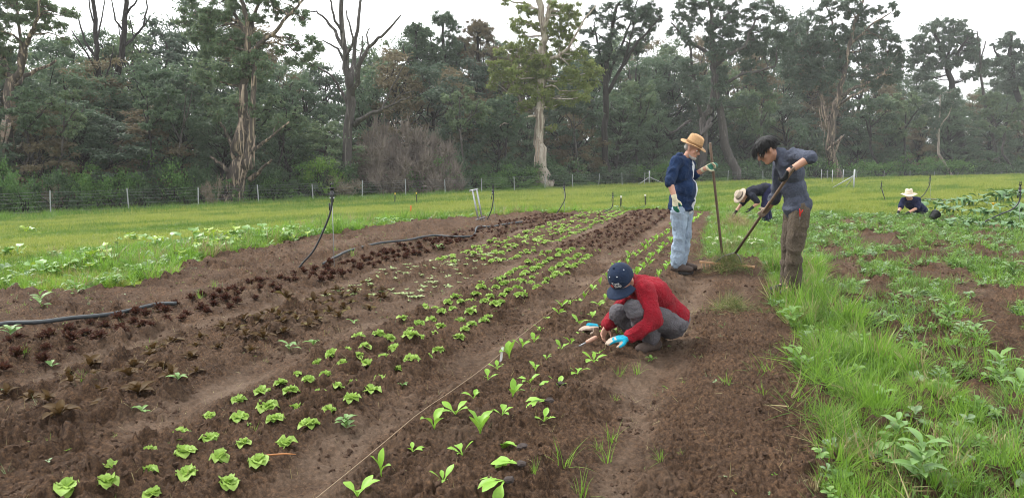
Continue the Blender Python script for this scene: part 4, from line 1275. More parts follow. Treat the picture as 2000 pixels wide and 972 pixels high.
def fused(seed, spec, ):
    """the same plant as one mesh, for plants too far off to show their leaves"""
    r = random.Random(seed)
    V, F, off, k, mats = [], [], 0, 0, None
    for (kind, n, tilt, sc, hgt) in spec:
        for i in range(n):
            me = r.choice(LEAVES[kind]); mats = me.materials[0]
            M = Matrix.Translation((0, 0, hgt * i / max(1, n - 1))) @ Euler((r.uniform(-.15, .15), r.uniform(-.2, .2) - tilt, k * 2.4 + r.uniform(-.35, .35))).to_matrix().to_4x4() @ Matrix.Scale(sc * r.uniform(.72, 1.15), 4)
            V += [M @ v.co for v in me.vertices]
            F += [[q + off for q in p.vertices] for p in me.polygons]
            off = len(V); k += 1
    me = mesh_np('plant', V, F); me.materials.append(mats)
    return me

S_LET = [('lettuce_out', 7, 0, 1.0, 0.0), ('lettuce_in', 4, 0, 1.0, 0.008)]
S_BRZ = [('bronze', 5, -.25, 1.0, 0.0), ('bronze', 3, .45, .75, 0.01)]
S_RED = [('bronze', 9, .1, .95, 0.02)]
F_LET = [fused(k, S_LET) for k in range(5)]
F_BRZ = [fused(10 + k, S_BRZ) for k in range(5)]

def frilly(seed, mat, n=34, rad=.09):
    """curled loose-leaf lettuce: many short ruffled leaves"""
    r = random.Random(seed); mb = MB()
    for k in range(n):
        t = k / n
        add_leaf(mb, (r.uniform(-.012, .012), r.uniform(-.012, .012), 0.0), k * 2.4 + r.uniform(-.3, .3), length=rad * r.uniform(.8, 1.25), width=rad * .36, segs=5, cup=.5, droop=r.uniform(.1, .9), rise=.35 + 1.1 * t, ruffle=.75, stalk=.05, r=r, pw=1.5)
    me = mb.mesh('plant'); me.materials.append(mat)
    return me
F_RED = [frilly(k, M_RED) for k in range(6)]
F_PUR = [frilly(20 + k, M_PUR, 16, .085) for k in range(4)]
F_CH = [fused(30 + k, [('chard', 4, gp.uniform(-.1, .1), .9, 0.0)]) for k in range(6)]
F_FAR = [fused(40 + k, [('lettuce_out', 6, 0, 1.0, 0.0), ('lettuce_in', 3, 0, 1.0, 0.005)]) for k in range(3)]

def one(name, label, cat, group, loc, mesh, size):
    o = obj(name, mesh, None, None, Vector(loc) + Vector((0, 0, .006)))
    o.scale = (size, size, size * gp.uniform(.85, 1.15))
    o.rotation_euler = (gp.uniform(-.1, .1), gp.uniform(-.1, .1), gp.uniform(0, 6.28))
    tag(o, label, cat, group)
    return o

# ---- bright green butter lettuce, four rows
LR = [[(133, 956), (222, 911), (290, 882), (353, 847), (409, 814), (465, 786), (511, 767), (548, 750), (581, 732), (621, 709), (651, 697), (679, 684)],
      [(210, 961), (287, 918), (359, 886), (411, 859), (467, 820), (521, 789), (569, 772), (602, 754), (635, 735), (670, 715), (696, 698)],
      [(297, 968), (367, 930), (429, 895), (476, 869), (537, 822), (581, 800), (625, 781), (660, 761), (689, 744), (721, 721), (749, 703)],
      [(446, 947), (506, 904), (558, 869), (604, 832), (644, 804), (686, 785), (726, 766), (745, 745), (780, 723), (806, 710), (829, 696)]]
ROWV = [-2.90, -2.68, -2.46, -2.25]
ROWN = ['leftmost row', 'second row from left', 'third row from left', 'row nearest the string']
for r_, (row, v0) in enumerate(zip(LR, ROWV)):
    pos = [G(*p) for p in row]
    u_, _ = uv(pos[-1].x, pos[-1].y)
    while u_ < 11.2:
        u_ += gp.uniform(.17, .25)
        if gp.random() < 0.07: u_ += .15
        pos.append(guv(u_, v0 + gp.uniform(-.035, .035)))
    small = {(0, 2), (0, 4), (0, 8), (1, 7), (3, 8)}
    for i, p in enumerate(pos):
        lb = f'bright green lettuce, {ordn(i + 1)} from the front in the {ROWN[r_]}'
        sz = gp.uniform(.66, .96) * (0.7 if (r_, i) in small else 1.0)
        if i < 13: leafy('butter_lettuce', lb, 'lettuce', 'bright green lettuces in four rows', p, S_LET, sz)
        else: one('butter_lettuce', lb, 'lettuce', 'bright green lettuces in four rows', p, gp.choice(F_LET), sz * 1.02)

# ---- bronze lettuce
for r_, v0 in enumerate((-4.32, -4.08, -3.84, -3.6)):
    u_, i = 2.35 + 0.09 * r_, 0
    while u_ < 7.3 - 0.2 * r_:
        u_ += gp.uniform(.20, .30)
        if gp.random() < .08: continue
        if not -40 < to_px(guv(u_, v0))[0]: continue
        i += 1
        lb = f'bronze lettuce, {ordn(i)} from the front in {["the row beside the pale path", "second row from pale path", "third row from pale path", "the row nearest the green lettuces"][r_]}'
        p = guv(u_, v0 + gp.uniform(-.06, .06))
        sz = gp.uniform(.75, 1.3)
        if u_ < 4.9: leafy('bronze_lettuce', lb, 'lettuce', 'bronze lettuces left of the green rows', p, S_BRZ, sz)
        else: one('bronze_lettuce', lb, 'lettuce', 'bronze lettuces left of the green rows', p, gp.choice(F_BRZ), sz)

# ---- dark red frilly lettuce
for r_, v0 in enumerate((-5.46, -5.25, -5.04, -4.84)):
    u_, i = 3.1, 0
    while u_ < 12.6:
        u_ += gp.uniform(.19, .28)
        if gp.random() < .10: continue
        p = guv(u_, v0 + gp.uniform(-.05, .05) - .04)
        if to_px(p)[0] < -40: continue
        i += 1
        lb = f'dark red frilly lettuce, {ordn(i)} from the left edge in {["the row beside the hose", "second row from the hose", "third row from the hose", "the row beside the pale path"][r_]}'
        one('red_lettuce', lb, 'lettuce', 'dark red frilly lettuces by the hose', p, gp.choice(F_RED), gp.uniform(.5, .92))

# ---- rows further up: things while they can be told apart, then one mass
def block(name, label, cat, rows, u0, u1, usplit, step, meshes, size, mats, mass_label, rown):
    far = []
    for r_, v0 in enumerate(rows):
        u_, i = u0 + gp.uniform(0, .2), 0
        while u_ < u1:
            u_ += step * gp.uniform(.75, 1.3)
            p = guv(u_, v0 + gp.uniform(-.05, .05))
            i += 1
            if u_ < usplit: one(name, label.format(ordn(i), rown[r_]), cat, label.split(',')[0].strip() + 's', p, gp.choice(meshes), size * gp.uniform(.75, 1.2))
            else: far.append((p, size * gp.uniform(.75, 1.2)))
    pts = np.array([tuple(p) for p, _ in far]); s = np.array([[s] * 3 for _, s in far])
    rot = np.stack([np.zeros(len(s)), np.zeros(len(s)), rng.uniform(0, 6.28, len(s))], -1)
    instancer(name + '_rows', pts, rot, s, [m.copy() for m in meshes], mats, mass_label, 'lettuce')
RN5 = ['leftmost row', 'second row', 'middle row', 'fourth row', 'rightmost row']
block('young_green_lettuce', 'young yellow green lettuce, {} from the front in {} beyond the seedlings', 'lettuce', (-4.3, -4.08, -3.84, -3.6, -3.38), 9.3, 21.8, 12.2, .21, F_FAR, .85, [M_LET], 'far rows of young yellow green lettuces running to the field', RN5)
block('purple_lettuce', 'purple red lettuce, {} from the front in {} past the bright green rows', 'lettuce', (-3.02, -2.78, -2.55, -2.32, -2.1), 11.5, 21.8, 14.0, .22, F_PUR, .74, [M_PUR], 'far block of purple red lettuces right of the yellow green rows', RN5)
block('crimson_lettuce', 'crimson lettuce, {} from the front in {} beyond the dark red bed', 'lettuce', (-5.45, -5.2, -4.95, -4.7), 12.9, 19.5, 14.6, .24, F_PUR, .85, [M_PUR], 'far rows of crimson lettuces beyond the hose', RN5)

ps_ = []
while len(ps_) < 150:
    u_, v_ = gp.uniform(6.8, 10.4), gp.uniform(-4.45, -3.3)
    ps_.append(tuple(guv(u_, v_)))
instancer('pale_seedlings', np.array(ps_), np.stack([np.zeros(150), np.zeros(150), rng.uniform(0, 6.28, 150)], -1), np.repeat(rng.uniform(.8, 1.7, 150)[:, None], 3, 1), [weed_mesh(900 + k, 5, .045, .022, .6) for k in range(4)], [M_PALE], 'sparse pale seedlings between bronze and yellow green lettuces', 'seedlings')

# ---- chard seedlings, three rows right of the string
CR = [[(698, 972), (745, 932), (848, 841), (890, 811), (925, 780), (953, 743), (971, 723), (995, 701), (1020, 683)],
      [(866, 944), (806, 884), (903, 891), (938, 849), (981, 814), (1001, 778), (1034, 751), (1046, 725), (1067, 704), (1097, 683)],
      [(1062, 825), (1092, 758), (1128, 734), (1160, 709), (1169, 692)]]
CN = ['row along the string', 'middle chard row', 'rightmost chard row']
for r_, (row, v0) in enumerate(zip(CR, (-1.62, -1.33, -1.05))):
    pos = [G(*p) for p in row]
    u_, _ = uv(pos[-1].x, pos[-1].y)
    while u_ < (20.5 if r_ < 2 else 13):
        u_ += gp.uniform(.24, .36)
        pos.append(guv(u_, v0 + gp.uniform(-.05, .05) + 0.012 * max(0, u_ - 8)))
    for i, p in enumerate(pos):
        if math.hypot(p.x - RED_AT[0], p.y - RED_AT[1]) < 0.42: continue
        lb = f'upright green chard seedling, {ordn(i + 1)} from the front in the {CN[r_]}'
        up = (r_, i) in {(0, 1), (0, 2), (1, 3), (1, 5), (0, 7)}
        if i < 16: leafy('chard_seedling', lb, 'seedling', 'chard seedlings right of the string', p, [('chard', gp.choice((3, 4, 4, 5)), .05 if up else gp.uniform(-.55, -.15), 1.0, 0.0)], gp.uniform(.72, .92) if up else gp.uniform(.44, .72))
        else: one('chard_seedling', lb, 'seedling', 'chard seedlings right of the string', p, gp.choice(F_CH), gp.uniform(.62, .85))
# seedlings laid out with their root plugs still bare
for k, (px, py, rz, lb) in enumerate([(1012, 880, 2.9, 'unplanted chard seedling lying flat with long pale stems'), (1010, 912, 2.6, 'unplanted chard seedling with plug, nearer than the long stemmed one'), (1066, 792, 3.0, 'unplanted chard seedling lying with dark plug, beyond the long stemmed one'),
                                      (985, 968, 3.6, 'unplanted chard seedling at the bottom edge of the photo'), (1090, 756, 3.1, 'unplanted chard seedling lying farthest up the right row')]):
    p = G(px, py) + Vector((0, 0, .02))
    t = empty('bare_root_seedling', p, rz); tag(t, lb, 'seedling', 'seedlings waiting to be planted')
    for i in range(4):
        o = obj('leaf', LEAVES['chard'][i], None, t, (0.0, 0, 0))
        o.rotation_euler = (gp.uniform(-.8, .8), 1.1 + gp.uniform(-.15, .25), gp.uniform(-.5, .5)); o.scale = (.8, .8, .8)
    pm = clod_mesh(70 + k); pm.materials.append(M_PLUG)
    o = obj('root_plug', pm, None, t, (-.022, 0, .004)); o.scale = (.026, .019, .024)

# ---- squash and tall weeds on the left edge of the plot
for k, (px, py, n, sz, kind, lb) in enumerate([
    (165, 528, 16, .75, 'squash', 'squash plant with pale leaves, nearest the hose end'), (20, 500, 14, .9, 'squash', 'squash plant cut by the left edge of the photo'), (265, 470, 14, .8, 'squash', 'squash plant at the back, above the nearest squash'), (305, 480, 18, .95, 'squash', 'yellow green squash plant in the middle of the left strip'),
    (390, 470, 20, 1.0, 'squash', 'squash plant right of the yellow green one'), (440, 486, 18, .9, 'squash', 'low squash plant at the soil edge, left of the tallest one'), (520, 464, 22, 1.1, 'squash', 'tallest squash plant in the left strip'), (570, 470, 16, .9, 'squash', 'squash plant left of the leaning riser hose'),
    (660, 445, 14, .8, 'squash', 'squash plant right of the first riser stake'), (60, 450, 12, .8, 'squash', 'grey squash plant at the far side of the left strip'), (720, 432, 10, .7, 'squash', 'small squash plant between the stake and the broadfork')]):
    leafy('squash_plant', lb, 'squash plant', 'squash plants on the left edge', G(px, py), [(kind, n, -.15, 1.0, 0.0)], sz * 1.15)
for k in range(16):
    u_ = 6.3 + k * .68
    l_ = float(np.interp(u_, LEFT_U, LEFT_V)) - gp.uniform(.3, 2.0)
    leafy('squash_plant', f'{ordn(k + 1)} sprawling leafy vine from the left along the grass strip', 'vine', 'sprawling vines in the left grass strip', guv(u_, l_), [('squash', gp.choice((12, 16, 20)), -.15, 1.0, 0.0)], gp.uniform(.7, 1.1))
for (px, py, n, sz, lb) in [(225, 560, 12, 1.1, 'leafy weed on the soil in front of the squash'), (275, 545, 14, 1.3, 'tall leafy weed right of the soil edge weeds'), (80, 600, 6, 1.2, 'single broad weed on bare soil above the hose'), (150, 575, 9, 1.0, 'spreading weed left of the leafy soil edge weed')]:
    leafy('broadleaf_weed', lb, 'weed', 'broad weeds left of the hose', G(px, py), [('weedg', n, 0, 1.0, .10)], sz)

# ---- single weeds one can pick out on the soil
for (px, py, kind, n, sz, tall, lb) in [
    (20, 655, 'weed', 7, .95, .05, 'sturdy broad weed at the end of the hose, left edge'), (565, 684, 'weed', 6, .8, .05, 'upright weed in the path between bronze and green lettuces'), (612, 675, 'weedg', 6, .75, .03, 'dark weed just right of the upright path weed'),
    (676, 838, 'weed', 14, .62, .10, 'bushy blue green weed right of the green lettuces'), (348, 757, 'weed', 5, .6, .03, 'pale weed among the bronze lettuces'), (278, 806, 'weedg', 5, .5, .04, 'small weed beside a bronze lettuce'), (100, 718, 'weed', 4, .6, .03, 'thin weed between dark red and bronze beds'),
    (787, 757, 'weed', 6, .35, .03, 'tiny bushy weed in the furrow beside the string'), (690, 633, 'weedg', 5, .6, .03, 'weed on the path left of the fourth green row'), (857, 487, 'weedg', 6, .9, .05, 'green weed at the end of the dark red bed'), (1272, 706, 'weedg', 6, .55, .03, 'small weed by the crouching person boot'),
    (1725, 800, 'weed', 9, .8, .14, 'tall broad weed at the left edge of the grass strip'), (1752, 860, 'weed', 8, .85, .12, 'grey green nettle in the grass, above the large one'), (1795, 955, 'weed', 14, .95, .16, 'large toothed nettle at the bottom right'), (1830, 905, 'weedg', 9, .85, .1, 'yellow green weed right of the large nettle'),
    (1950, 745, 'weedg', 10, 1.15, .14, 'clump of broad weed at the bare patch, right side'), (1990, 775, 'weed', 9, 1.0, .1, 'round leaved weed at the right edge'), (1850, 640, 'weedg', 12, 1.2, .16, 'leafy weed clump in the middle of the right plot'), (1905, 655, 'weed', 10, 1.1, .12, 'leafy weed clump right of the middle one'),
    (1545, 640, 'weedg', 9, 1.3, .12, 'broad weed beside the young man boots'), (1640, 452, 'weedg', 12, 1.5, .08, 'yellow green weed clump near the tall grass strip'), (1560, 720, 'weedg', 7, 1.2, .1, 'broad weed at the soil edge below the boots'), (1690, 583, 'weedg', 5, .7, .02, 'bright small weed in a bare patch on the right'),
    (1975, 540, 'weed', 12, 1.4, .12, 'bushy weed near the right edge below the bent hose')]:
    leafy('single_weed', lb, 'weed', None, G(px, py), [(kind, n, 0, 1.0, float(tall))], sz)
for k, (px, py, sz, lb) in enumerate([(160, 738, .9, 'grass tuft on the pale path, left side'), (295, 682, 1.0, 'grass tuft beside the pale path above the bronze bed'), (50, 700, .8, 'feathery tuft among the dark red lettuces'), (1100, 912, 1.3, 'tall thin grass tuft in front of the crouching person'), (1195, 862, 1.1, 'wiry grass tuft in the right furrow'), (1135, 968, 1.1, 'grass tuft at the bottom edge'),
                                     (1045, 938, .6, 'short grass tuft right of the flat seedlings'), (1210, 735, .9, 'grass tuft behind the boots, left one'), (1245, 730, 1.0, 'yellowing grass tuft behind the boots, right one'), (1185, 900, 1.0, 'sprawling grass in the furrow, right of the tall tuft'), (1170, 880, .7, 'small grass sprig beside the furrow'), (390, 585, 1.2, 'grass tuft in front of the first riser hose'),
                                     (420, 560, 1.1, 'grass tuft at the dark red bed edge'), (690, 500, 1.4, 'grass tuft growing under the hose'), (655, 490, 1.1, 'grass tuft beside the riser stake foot'), (1420, 750, 1.0, 'flattened tuft on the raked bed'), (1490, 770, .9, 'wispy tuft on the raked bed, right of the flattened one'), (1290, 900, .7, 'thin sprig on the raked bed front')]):
    me = tuft(300 + k, 16, 0.15, 0.6, 0.005, 0.03, 1.0, 4); me.materials.append(GR_LONG)
    one('grass_tuft', lb, 'grass tuft', 'grass tufts on the soil', G(px, py), me, sz * .85)

# ---- pumpkin patch, right
for k, (px, py, n, sz, lb) in enumerate([(1850, 420, 16, .85, 'pumpkin plant left of the patch, beside the kneeling person'), (1895, 405, 18, .95, 'pumpkin plant at the back left of the patch'), (1945, 397, 20, 1.05, 'pumpkin plant at the back middle of the patch'), (1992, 388, 20, 1.1, 'pumpkin plant under the right riser'), (1925, 428, 16, .8, 'pumpkin plant beside the yellow flower'),
                                        (1980, 420, 18, .9, 'pumpkin plant right of the yellow flower'), (1870, 447, 12, .7, 'low pumpkin plant at the front left of the patch'), (1960, 452, 14, .7, 'low pumpkin plant inside the bent hose'), (2040, 398, 18, 1.0, 'pumpkin plant leaving the photo at right, back'), (2030, 440, 16, .8, 'pumpkin plant leaving the photo at right, front'), (1830, 400, 10, .6, 'small pumpkin plant behind the kneeling person')]):
    r_ = leafy('pumpkin_plant', lb, 'pumpkin plant', 'pumpkin patch', G(px, py), [('pumpkin', n, -.1, 1.0, 0.0)], sz)
    for c in r_.children:
        a, d = gp.uniform(0, 6.28), gp.uniform(0, .7)
        c.location = (d * math.cos(a), d * math.sin(a), 0)
fl = empty('pumpkin_flower', G(1938, 424) + Vector((0, 0, .32))); tag(fl, 'yellow pumpkin flower open among the leaves', 'flower')
M_FLO = plain('yellow_petal', (0.75, 0.42, 0.02), 0.5, 20, 0.15, 0)
for i in range(5):
    mb = MB(); add_leaf(mb, (0, 0, 0), i * 1.2566, length=.10, width=.07, segs=4, cup=.3, droop=.5, rise=.9, stalk=.05)
    mb.build('petal', M_FLO, fl)
MB().tube([(0, 0, -.33), (0, 0, 0)], .008, 6).build('flower_stalk', M_STEMP, fl)
# leafy clump the bent gardener works in
for k, (px, py, n, sz, lb) in enumerate([(1468, 438, 18, .8, 'leafy clump under the hands of the bent person'), (1490, 445, 18, .8, 'leafy clump in front of the bent person legs'), (1540, 428, 12, .8, 'pale leafy clump between bent person and young man'), (1455, 428, 10, .6, 'small leafy clump beside the heap of pulled hay')]):
    leafy('squash_plant', lb, 'squash plant', None, G(px, py), [('squash', n, -.2, 1.0, 0.0)], sz)

# ---- raked-up weeds: flattened grass and pale uprooted leaves
DULL = leafmat('wilting_weeds', (0.10, 0.13, 0.04), (0.17, 0.19, 0.07), (0.24, 0.23, 0.11), 0.3, scale=6)
hay_t = [tuft(400 + k, 16, 0.26, 1.1, 0.006, 0.09, 0.9, 4) for k in range(4)]
def heap(name, px, py, rx, ry, n, mats, label, cat, zmax, tilt=.5, hs=1.0):
    c = G(px, py); s = FPX / c.y
    a, d = rng.uniform(0, 6.283, n), np.sqrt(rng.random(n))
    d = np.clip(np.abs(rng.normal(0, .55, n)), 0, 1.6)
    X = c.x + rx / s * d * np.cos(a); Yy = c.y + ry * d * np.sin(a)
    Z = top_z(X, Yy) + zmax * np.clip(1 - d, 0, 1) * rng.random(n)
    sc = rng.uniform(.5, 1.1, n) * hs
    instancer(name, np.stack([X, Yy, Z], -1), np.stack([rng.normal(0, tilt, n), rng.normal(0, tilt, n), rng.uniform(0, 6.28, n)], -1), np.stack([sc] * 3, -1), [m.copy() for m in hay_t], mats, label, cat)
heap('raked_weeds', 1422, 520, 44, .32, 150, [DULL, GR_DRY, DULL, GR_FENCE], 'raked heap of uprooted weeds under the rake', 'weeds', .14, .95, .75)
heap('weed_windrow', 1430, 492, 70, .8, 160, [DULL, GR_FENCE, GR_DRY, WEED], 'loose windrow of pulled weeds behind the rake', 'weeds', .10, 1.0)
heap('pulled_grass', 1430, 604, 60, .26, 70, [DULL, GR_DRY, GR_FENCE], 'flat heap of pulled grass on the raked bed', 'weeds', .07, .95, .7)
heap('hay_heap', 1440, 446, 40, .9, 150, [GR_DRY, GR_DRY, plain('brown_hay', (.16, .11, .05), .9)], 'heap of brown dry hay by the hands of the bent person', 'hay', .25)
heap('trodden_grass', 1640, 870, 45, .9, 60, [GR_FENCE, GR_DRY, GR_LONG], 'flattened dull grass along the bottom of the raked bed', 'grass', .03, .8)
heap('trodden_grass', 1600, 740, 40, .8, 60, [GR_FENCE, GR_LONG], 'flattened grass where the raked bed meets the strip', 'grass', .03, .8)
M_WILT = leafmat('wilted_pale_leaf', (0.36, 0.42, 0.22), (0.48, 0.52, 0.32), (0.55, 0.56, 0.4), 0.3, scale=12)
for k, (px, py) in enumerate([(1400, 487), (1412, 480), (1428, 486), (1452, 478), (1465, 490), (1440, 474), (1395, 478), (1475, 484)]):
    mb = MB()
    for i in range(3): add_leaf(mb, (0, 0, .05), i * 2.1 + k, length=.20, width=.075, segs=6, cup=.2, droop=1.0, rise=.4, ruffle=.3, stalk=.3)
    me = mb.mesh('wilted_leaves'); me.materials.append(M_WILT)
    one('uprooted_weed', ['first', 'second', 'third', 'fourth', 'fifth', 'sixth', 'seventh', 'eighth'][[6, 0, 1, 2, 5, 3, 4, 7].index(k)] + ' pale wilted weed from the left on the raked heap', 'weed', 'wilted weeds on the raked heap', G(px, py) + Vector((0, 0, .06)), me, .85)
# ================================================================== people
def _capsule(mb, p0, p1, r0, r1, seg=14):
    p0, p1 = Vector(p0), Vector(p1)
    d = p1 - p0
    L = d.length
    t = d / L if L > 1e-6 else Vector((0, 0, 1))
    q = t.to_track_quat('Z', 'Y').to_matrix()
    rings = []
    for k in range(4): rings.append((r0 * math.sin(math.pi / 2 * (k + .35) / 4.35), -r0 * math.cos(math.pi / 2 * (k + .35) / 4.35)))
    nseg = max(1, int(L / 0.04))
    for k in range(nseg + 1): rings.append((r0 + (r1 - r0) * k / nseg, L * k / nseg))
    for k in range(3, -1, -1): rings.append((r1 * math.sin(math.pi / 2 * (k + .35) / 4.35), L + r1 * math.cos(math.pi / 2 * (k + .35) / 4.35)))
    n = len(mb.v)
    for (r, z) in rings:
        for k in range(seg):
            a = 2 * math.pi * k / seg
            mb.v.append(tuple(p0 + q @ Vector((r * math.cos(a), r * math.sin(a), z))))
    for i in range(len(rings) - 1):
        for k in range(seg):
            a0, a1 = n + i * seg + k, n + i * seg + (k + 1) % seg
            mb.f.append([a0, a1, a1 + seg, a0 + seg])
    mb.f.append([n + k for k in range(seg)][::-1])
    mb.f.append([n + (len(rings) - 1) * seg + k for k in range(seg)])

def _ellip(mb, c, rad, M=None, seg=20, ringn=12):
    c = Vector(c)
    n = len(mb.v)
    for i in range(ringn + 1):
        ph = math.pi * (i + 0.15) / (ringn + 0.3)
        for k in range(seg):
            a = 2 * math.pi * k / seg
            p = Vector((rad[0] * math.sin(ph) * math.cos(a), rad[1] * math.sin(ph) * math.sin(a), -rad[2] * math.cos(ph)))
            mb.v.append(tuple(c + (M @ p if M is not None else p)))
    for i in range(ringn):
        for k in range(seg):
            a0, a1 = n + i * seg + k, n + i * seg + (k + 1) % seg
            mb.f.append([a0, a1, a1 + seg, a0 + seg])
    mb.f.append([n + k for k in range(seg)][::-1])
    mb.f.append([n + ringn * seg + k for k in range(seg)])

class Flesh:
    """overlapping rounded shapes that are fused into one smooth skin"""
    def __init__(self): self.mb = MB()
    def cap(self, a, b, ra, rb): _capsule(self.mb, a, b, ra, rb); return self
    def ell(self, c, r, M=None): _ellip(self.mb, c, r, M); return self
    def chain(self, pts, rad):
        for i in range(len(pts) - 1): self.cap(pts[i], pts[i + 1], rad[i], rad[i + 1])
        return self
    def skin(self, name, mat, parent, voxel=.009, smooth=6, fold=0.0, fscale=9.0, seed=0, keep=0.55, stretch=(1, 1, 1)):
        base = parent.matrix_world.translation if False else parent.location
        me = mesh_np(name, np.array(self.mb.v) - np.array(base), self.mb.f)
        tmp = bpy.data.objects.new('tmp', me)
        COL.objects.link(tmp)
        m = tmp.modifiers.new('r', 'REMESH'); m.mode = 'VOXEL'; m.voxel_size = voxel
        m = tmp.modifiers.new('s', 'SMOOTH'); m.iterations = smooth; m.factor = 0.5
        if keep < 1:
            m = tmp.modifiers.new('d', 'DECIMATE'); m.ratio = keep
        bpy.context.view_layer.update()
        dg = bpy.context.evaluated_depsgraph_get()
        out = bpy.data.meshes.new_from_object(tmp.evaluated_get(dg))
        bpy.data.objects.remove(tmp); bpy.data.meshes.remove(me)
        n = len(out.vertices)
        if fold:
            co = np.empty(n * 3, np.float32); out.vertices.foreach_get('co', co); co = co.reshape(-1, 3)
            no = np.empty(n * 3, np.float32); out.vertices.foreach_get('normal', no); no = no.reshape(-1, 3)
            q = co * np.array(stretch) * fscale
            q = q + (noise3(co * 6 + 3.1, seed + 5)[:, None] - .5) * 1.6
            a = 1 - np.abs(2 * noise3(q, seed) - 1)
            b = 1 - np.abs(2 * noise3(q * 2.1 + 7, seed + 1) - 1)
            c = 1 - np.abs(2 * noise3(q * 4.3 + 3, seed + 2) - 1)
            d = fold * ((a ** 2 - .45) + 0.5 * (b ** 2 - .45) + .28 * (c ** 3 - .3))
            out.vertices.foreach_set('co', (co + no * d[:, None]).astype(np.float32).ravel())
        out.polygons.foreach_set('use_smooth', np.full(len(out.polygons), True))
        out.update()
        out.name = name
        return obj(name, out, mat, parent)

def frame(f, up):
    """matrix whose columns are (right, forward, up)"""
    f = Vector(f).normalized(); up = Vector(up)
    up = (up - f * up.dot(f)).normalized()
    s = f.cross(up)
    return Matrix((s, f, up)).transposed()

def hand(fl, wrist, d, n, thumb=1, curl=.5, sc=1.0, fat=1.0):
    """palm, four unequal fingers bent towards the palm side n, thumb from the side of the palm"""
    d = Vector(d).normalized(); n = Vector(n); n = (n - d * n.dot(d)).normalized()
    s = d.cross(n) * thumb
    w = Vector(wrist)
    for k, off in enumerate((.027, .009, -.009, -.026)):
        st = w + d * .012 * sc + s * off * .7 * sc
        kn = w + d * (.086 - .004 * abs(k - 1)) * sc + s * off * sc
        fl.cap(st, kn, .0135 * sc * fat, .0115 * sc * fat)
        L = (.070, .079, .073, .056)[k] * sc
        p, ang = kn, curl * .55
        for j, frac in enumerate((.45, .32, .23)):
            dd = d * math.cos(ang) + n * math.sin(ang) + s * off * 1.2
            p2 = p + dd.normalized() * L * frac
            fl.cap(p, p2, (.0098 - .0009 * j) * sc * fat, (.0090 - .0010 * j) * sc * fat)
            p, ang = p2, ang + curl
    t0 = w + d * .028 * sc + s * .024 * sc + n * .006 * sc
    t1 = t0 + (d * .55 + s * .72 + n * (.25 + .3 * curl)).normalized() * .042 * sc
    t2 = t1 + (d * .85 + s * (.35 - .3 * curl) + n * (.2 + .55 * curl)).normalized() * .032 * sc
    fl.cap(t0, t1, .0135 * sc * fat, .0108 * sc * fat).cap(t1, t2, .0105 * sc * fat, .0085 * sc * fat)

def head_flesh(fl, c, M, sc=1.0):
    P = lambda x, y, z: Vector(c) + M @ Vector((x, y, z)) * sc
    fl.ell(P(0, -.018, .03), (.076 * sc, .096 * sc, .088 * sc), M)
    fl.ell(P(0, .03, -.045), (.056 * sc, .062 * sc, .078 * sc), M)
    fl.cap(P(-.018, .068, -.098), P(.018, .068, -.098), .021 * sc, .021 * sc)
    fl.cap(P(0, .090, .012), P(0, .112, -.028), .009 * sc, .0145 * sc)
    fl.cap(P(-.013, .098, -.032), P(.013, .098, -.032), .009 * sc, .009 * sc)
    fl.cap(P(-.036, .078, .026), P(.036, .078, .026), .015 * sc, .015 * sc)
    fl.cap(P(-.02, .086, -.062), P(.02, .086, -.062), .010 * sc, .010 * sc)
    for s in (-1, 1):
        fl.ell(P(s * .038, .062, -.022), (.027 * sc,) * 3, M)
        fl.ell(P(s * .079, -.008, -.008), (.011 * sc, .021 * sc, .032 * sc), M)
        fl.cap(P(s * .058, .0, -.045), P(s * .03, .055, -.092), .022 * sc, .018 * sc)

def eyes(root, c, M, sc, mw, mi):
    for s in (-1, 1):
        p = Vector(c) + M @ Vector((s * .031, .079, .006)) * sc - root.location
        mb = MB(); _ellip(mb, p, (.0125 * sc,) * 3, None, 12, 8)
        e = mb.build('eye', mw, root)
        mb = MB(); _ellip(mb, p + M @ Vector((0, .0095, -.002)) * sc, (.0058 * sc,) * 3, None, 10, 6)
        mb.build('iris', mi, e)

M_SKIN = plain('skin', (0.50, 0.27, 0.19), 0.5, 30, 0.12, 0.1, 0.003, spec=0.4)
M_SKIN2 = plain('tanned_skin', (0.40, 0.215, 0.145), 0.5, 30, 0.12, 0.1, 0.003, spec=0.4)
M_EYEW = plain('eye_white', (0.7, 0.68, 0.65), 0.3, 10, 0.02, 0)
M_EYED = plain('iris_dark', (0.03, 0.02, 0.015), 0.2, 10, 0.02, 0)
M_REDF = cloth('red_fleece', (0.25, 0.008, 0.018), 7, 420, 0.22, 0.6, 0.95, stain=(0.16, 0.02, 0.02), stain_amt=.5)
M_GREY = cloth('grey_trousers', (0.115, 0.108, 0.120), 8, 420, 0.2, 0.6, stain=(0.10, 0.075, 0.06), stain_amt=.35)
M_NAVY = cloth('navy_cap', (0.012, 0.022, 0.048), 12, 500, 0.25, 0.25)
M_JACK = cloth('blue_jacket', (0.010, 0.028, 0.080), 7, 420, 0.25, 0.6)
M_WHITE = cloth('white_shirt', (0.62, 0.64, 0.68), 9, 420, 0.08, 0.3)
M_JEAN = cloth('pale_jeans', (0.30, 0.38, 0.48), 6, 420, 0.25, 0.6, stain=(0.20, 0.18, 0.16), stain_amt=.4)
M_STRAW = plain('straw_hat', (0.42, 0.25, 0.12), 0.85, 90, 0.3, 0.7, 0.004)
M_BAND = cloth('hat_band', (0.20, 0.11, 0.05), 30, 400, 0.1, 0.1)
M_FELT = cloth('beige_felt', (0.40, 0.33, 0.26), 12, 400, 0.12, 0.2)
M_BANDD = cloth('dark_band', (0.10, 0.08, 0.07), 30, 400, 0.1, 0.1)
M_SUNH = cloth('cream_hat', (0.62, 0.52, 0.38), 12, 400, 0.1, 0.3)
